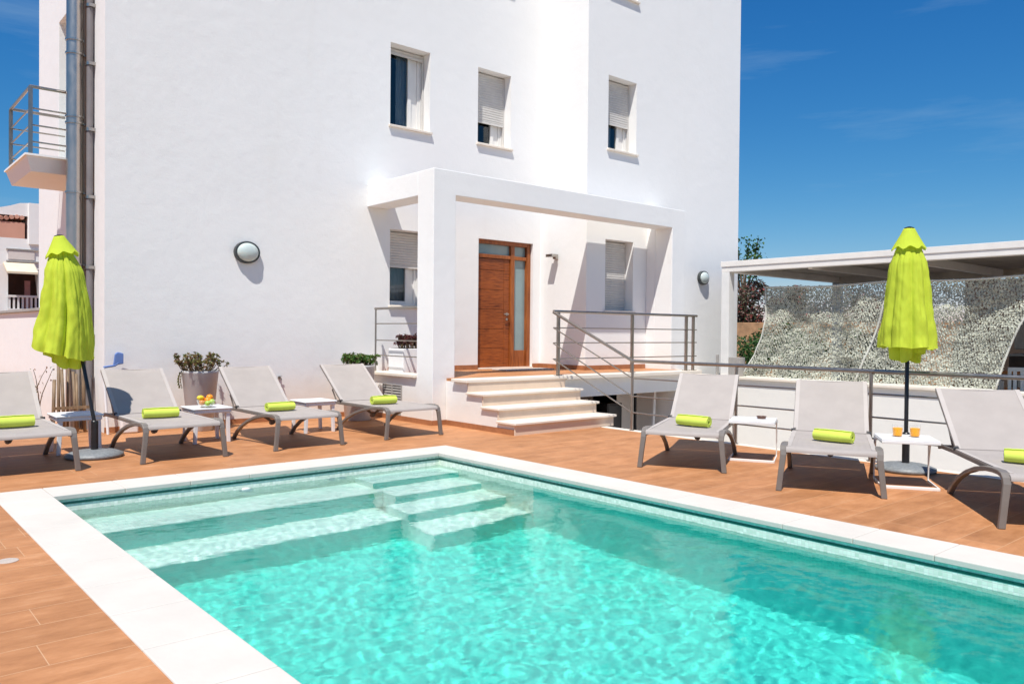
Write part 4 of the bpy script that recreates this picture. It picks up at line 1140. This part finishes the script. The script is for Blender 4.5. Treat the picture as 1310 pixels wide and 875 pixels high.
kb = thing('outdoor_kitchen', 'grey cabinet of an outdoor kitchen under the pergola', 'cabinet', (16.6, 4.35, -.05))
MB().box(-.4, .4, -.65, .65, 0, 1.0).build('counter', 'dark_room', kb, bevel=.01); MB().box(-.3, .3, -.3, .6, 1.12, 1.85).build('hood', 'grill', kb, bevel=.02)
MB().box(-.42, .42, -.67, .67, 1.0, 1.04).build('worktop', 'concrete', kb)

# ------------------------------------------------------------------ hedge, bushes, tree
def bush(name, c, rad, n, mat, lab, cat, seed, L_=.09, stems=5, group=None, clump=.55):
    rnd = random.Random(seed); t = thing(name, lab, cat, (c[0], c[1], -.05), 0, group)
    f = MB(); cz = c[2]+.05
    cl = []
    for i in range(26):
        d_ = rv(rnd); rr = rnd.uniform(.35, .95)
        cl.append((Vector((d_.x*rad[0]*rr, d_.y*rad[1]*rr, cz+d_.z*rad[2]*rr)), rnd.uniform(.18, .36)*min(rad)*1.3))
    for i in range(n):
        q, r_ = cl[rnd.randrange(len(cl))]
        p = q+rv(rnd)*r_*rnd.uniform(.5, 1.05)
        if p.z < .05: continue
        d_ = rv(rnd); d_.z = d_.z*.6-.1
        leaf(f, p, d_, rv(rnd), L_*rnd.uniform(.6, 1.3), L_*.5)
    f.build('foliage', mat, t, recalc=False)
    s = MB()
    for q, r_ in cl[:stems*2]:
        s.tube([(rnd.uniform(-.1, .1), rnd.uniform(-.1, .1), 0), (q.x*.4, q.y*.4, cz*.5), tuple(q)], [.04, .028, .012], 6)
    s.build('stem', 'trunk', t); return t
bush('hedge_bush', (17.9, 10.6, .80), (.9, 1.3, .85), 9000, 'leaf_hedge', 'dark green leafy bush below the stone strip beside the net', 'bush', 4, .085, group='bushes beyond the pergola')
bush('hedge_bush', (18.2, 8.6, .75), (.9, 1.3, .80), 6000, 'leaf_hedge', 'dark green leafy bush half hidden by the net', 'bush', 8, .085, group='bushes beyond the pergola')
bush('flowering_bush', (20.6, 12.4, 1.75), (1.2, 2.1, 1.15), 13000, 'leaf_dry', 'reddish flowering bush above the stone strip beside the pergola post', 'bush', 14, .10, group='bushes beyond the pergola')
bush('flowering_bush', (21.0, 10.0, 1.70), (1.2, 1.8, 1.05), 9000, 'leaf_dry', 'reddish flowering bush seen through the top of the net', 'bush', 24, .10, group='bushes beyond the pergola')
sw = MB(); sw.box(19.2, 19.5, 4, 18, -.05, 1.62); o = sw.build('stone_wall', 'stonewall', bevel=.01); tag(o, 'warm orange stone wall between the two rows of bushes', 'wall')
def tree(x, y, zc, r, lab, seed, n, L_=.13, h0=0):
    rnd = random.Random(seed); t = thing('tree', lab, 'tree', (x, y, h0))
    s = MB(); f = MB(); zc -= h0
    s.tube([(0, 0, 0), (.05, .03, zc*.5), (.0, .0, zc*.85)], [.14, .10, .06], 8)
    for i in range(16):
        d_ = rv(rnd); d_.z = abs(d_.z)*.9+.1; tip = Vector((d_.x*r, d_.y*r, zc-r*.2+d_.z*r*1.1)); b0 = Vector((0, 0, zc*.6+rnd.random()*zc*.25)); mid = b0.lerp(tip, .55)+Vector((0, 0, .06))
        s.tube([b0, mid, tip], [.035, .02, .006], 5)
        for q in range(n//16):
            k = rnd.random()**.6; p = mid.lerp(tip, k)+rv(rnd)*r*.20*rnd.random()
            leaf(f, p, rv(rnd), rv(rnd), L_*rnd.uniform(.6, 1.2), L_*.5)
    s.build('trunk', 'trunk', t); f.build('crown', 'leaf_hedge', t, recalc=False); return t
tree(20.5, 13.3, 3.25, 1.0, 'slim green tree whose top shows past the right house corner', 6, 900, .12, -.05)
tree(26.5, 7.75, 3.72, .42, 'small dark tree top showing above the pergola roof at the right', 9, 260, .11, -.05)

# ------------------------------------------------------------------ neighbouring building, left
nbh = thing('neighbour_building', 'white stepped building with a pink terrace and cream awning, far left', 'building', (2, 24, 0))
def NB(mb, nm, mat, par=None, **kw):
    for v in mb.bm.verts: v.co -= Vector((2, 24, 0))
    return mb.build(nm, mat, par or nbh, **kw)
m = MB()
wall_holes(m, lambda u, z, k: (u, 22+k, z), -6, 5.5, -.1, 4.12, [(.4, 3.66, 3.42, 3.96, .9), (3.26, 4.05, 1.72, 2.70, .8)], .8, 1)
m.quad([(-6, 22, -.1), (-6, 27, -.1), (-6, 27, 4.12), (-6, 22, 4.12)]); m.quad([(-6, 22, 4.12), (5.5, 22, 4.12), (5.5, 27, 4.12), (-6, 27, 4.12)])
m.quad([(5.5, 22, -.1), (5.5, 27, -.1), (5.5, 27, 4.12), (5.5, 22, 4.12)]); m.quad([(-6, 27, -.1), (5.5, 27, -.1), (5.5, 27, 4.12), (-6, 27, 4.12)])
NB(m, 'wall', 'plaster')
NB(MB().box(3.68, 5.5, 21.95, 24, 3.30, 4.28), 'stair_block', 'plaster')
NB(MB().prism([(3.1, 4.12), (3.68, 4.12), (3.68, 4.28), (3.5, 4.26), (3.3, 4.18)], 22, 22.3, 'Y'), 'parapet', 'plaster')
NB(MB().box(.4, 3.66, 22.89, 22.92, 3.3, 4.1), 'terrace_wall', 'salmon'); NB(MB().box(.38, 3.60, 22.0, 22.3, 3.42, 3.80), 'terrace_parapet', 'salmon')
ta = MB(); 
for i in range(9): ta.tube([(2.7+.105*i, 21.97, 3.90+.03*math.sin(i*1.1)), (2.7+.105*i, 22.2, 3.92)], .05, 8)
NB(ta, 'roof_tile', 'salmon')
NB(MB().box(3.26, 4.05, 22.79, 22.82, 1.6, 2.8), 'window', 'shade')
NB(MB().box(3.68, 3.80, 22.5, 22.53, 1.75, 2.45), 'shutter', 'sign_red')
NB(MB().prism([(21.98, 3.02-.18), (21.45, 2.60), (21.45, 2.55), (21.98, 2.78)], 3.16, 3.78, 'X'), 'awning', 'awning')
NB(MB().prism([(21.98, 2.84), (21.45, 2.60), (21.45, 2.0), (21.50, 2.0)], 3.781, 3.80, 'X'), 'awning_side', 'grill')
bl = MB(); bl.box(3.24, 4.1, 21.9, 21.98, 2.02, 2.07); bl.box(3.24, 4.1, 21.9, 21.98, 1.70, 1.75)
for i in range(10): bl.box(3.26+.09*i, 3.30+.09*i, 21.92, 21.96, 1.75, 2.02)
NB(bl, 'balustrade', 'white_metal')
NB(MB().box(3.26, 3.80, 21.975, 21.998, 2.92, 3.12), 'sign_panel', 'tile_sign')
NB(MB().box(3.22, 4.05, 21.96, 21.998, 3.14, 3.17).box(3.22, 3.9, 21.96, 21.998, 2.86, 2.89), 'moulding', 'grill')
# a second pale house further back
nb2 = thing('white_house', 'plain white block house in the far distance behind the left wall', 'house', (-9, 32, 0))
MB().box(-4, 4, -3, 3, -.1, 3.0).build('wall', 'plaster', nb2)
MB().box(-4.1, 4.1, -3.1, 3.1, 3.001, 3.15).build('roof', 'salmon', nb2)
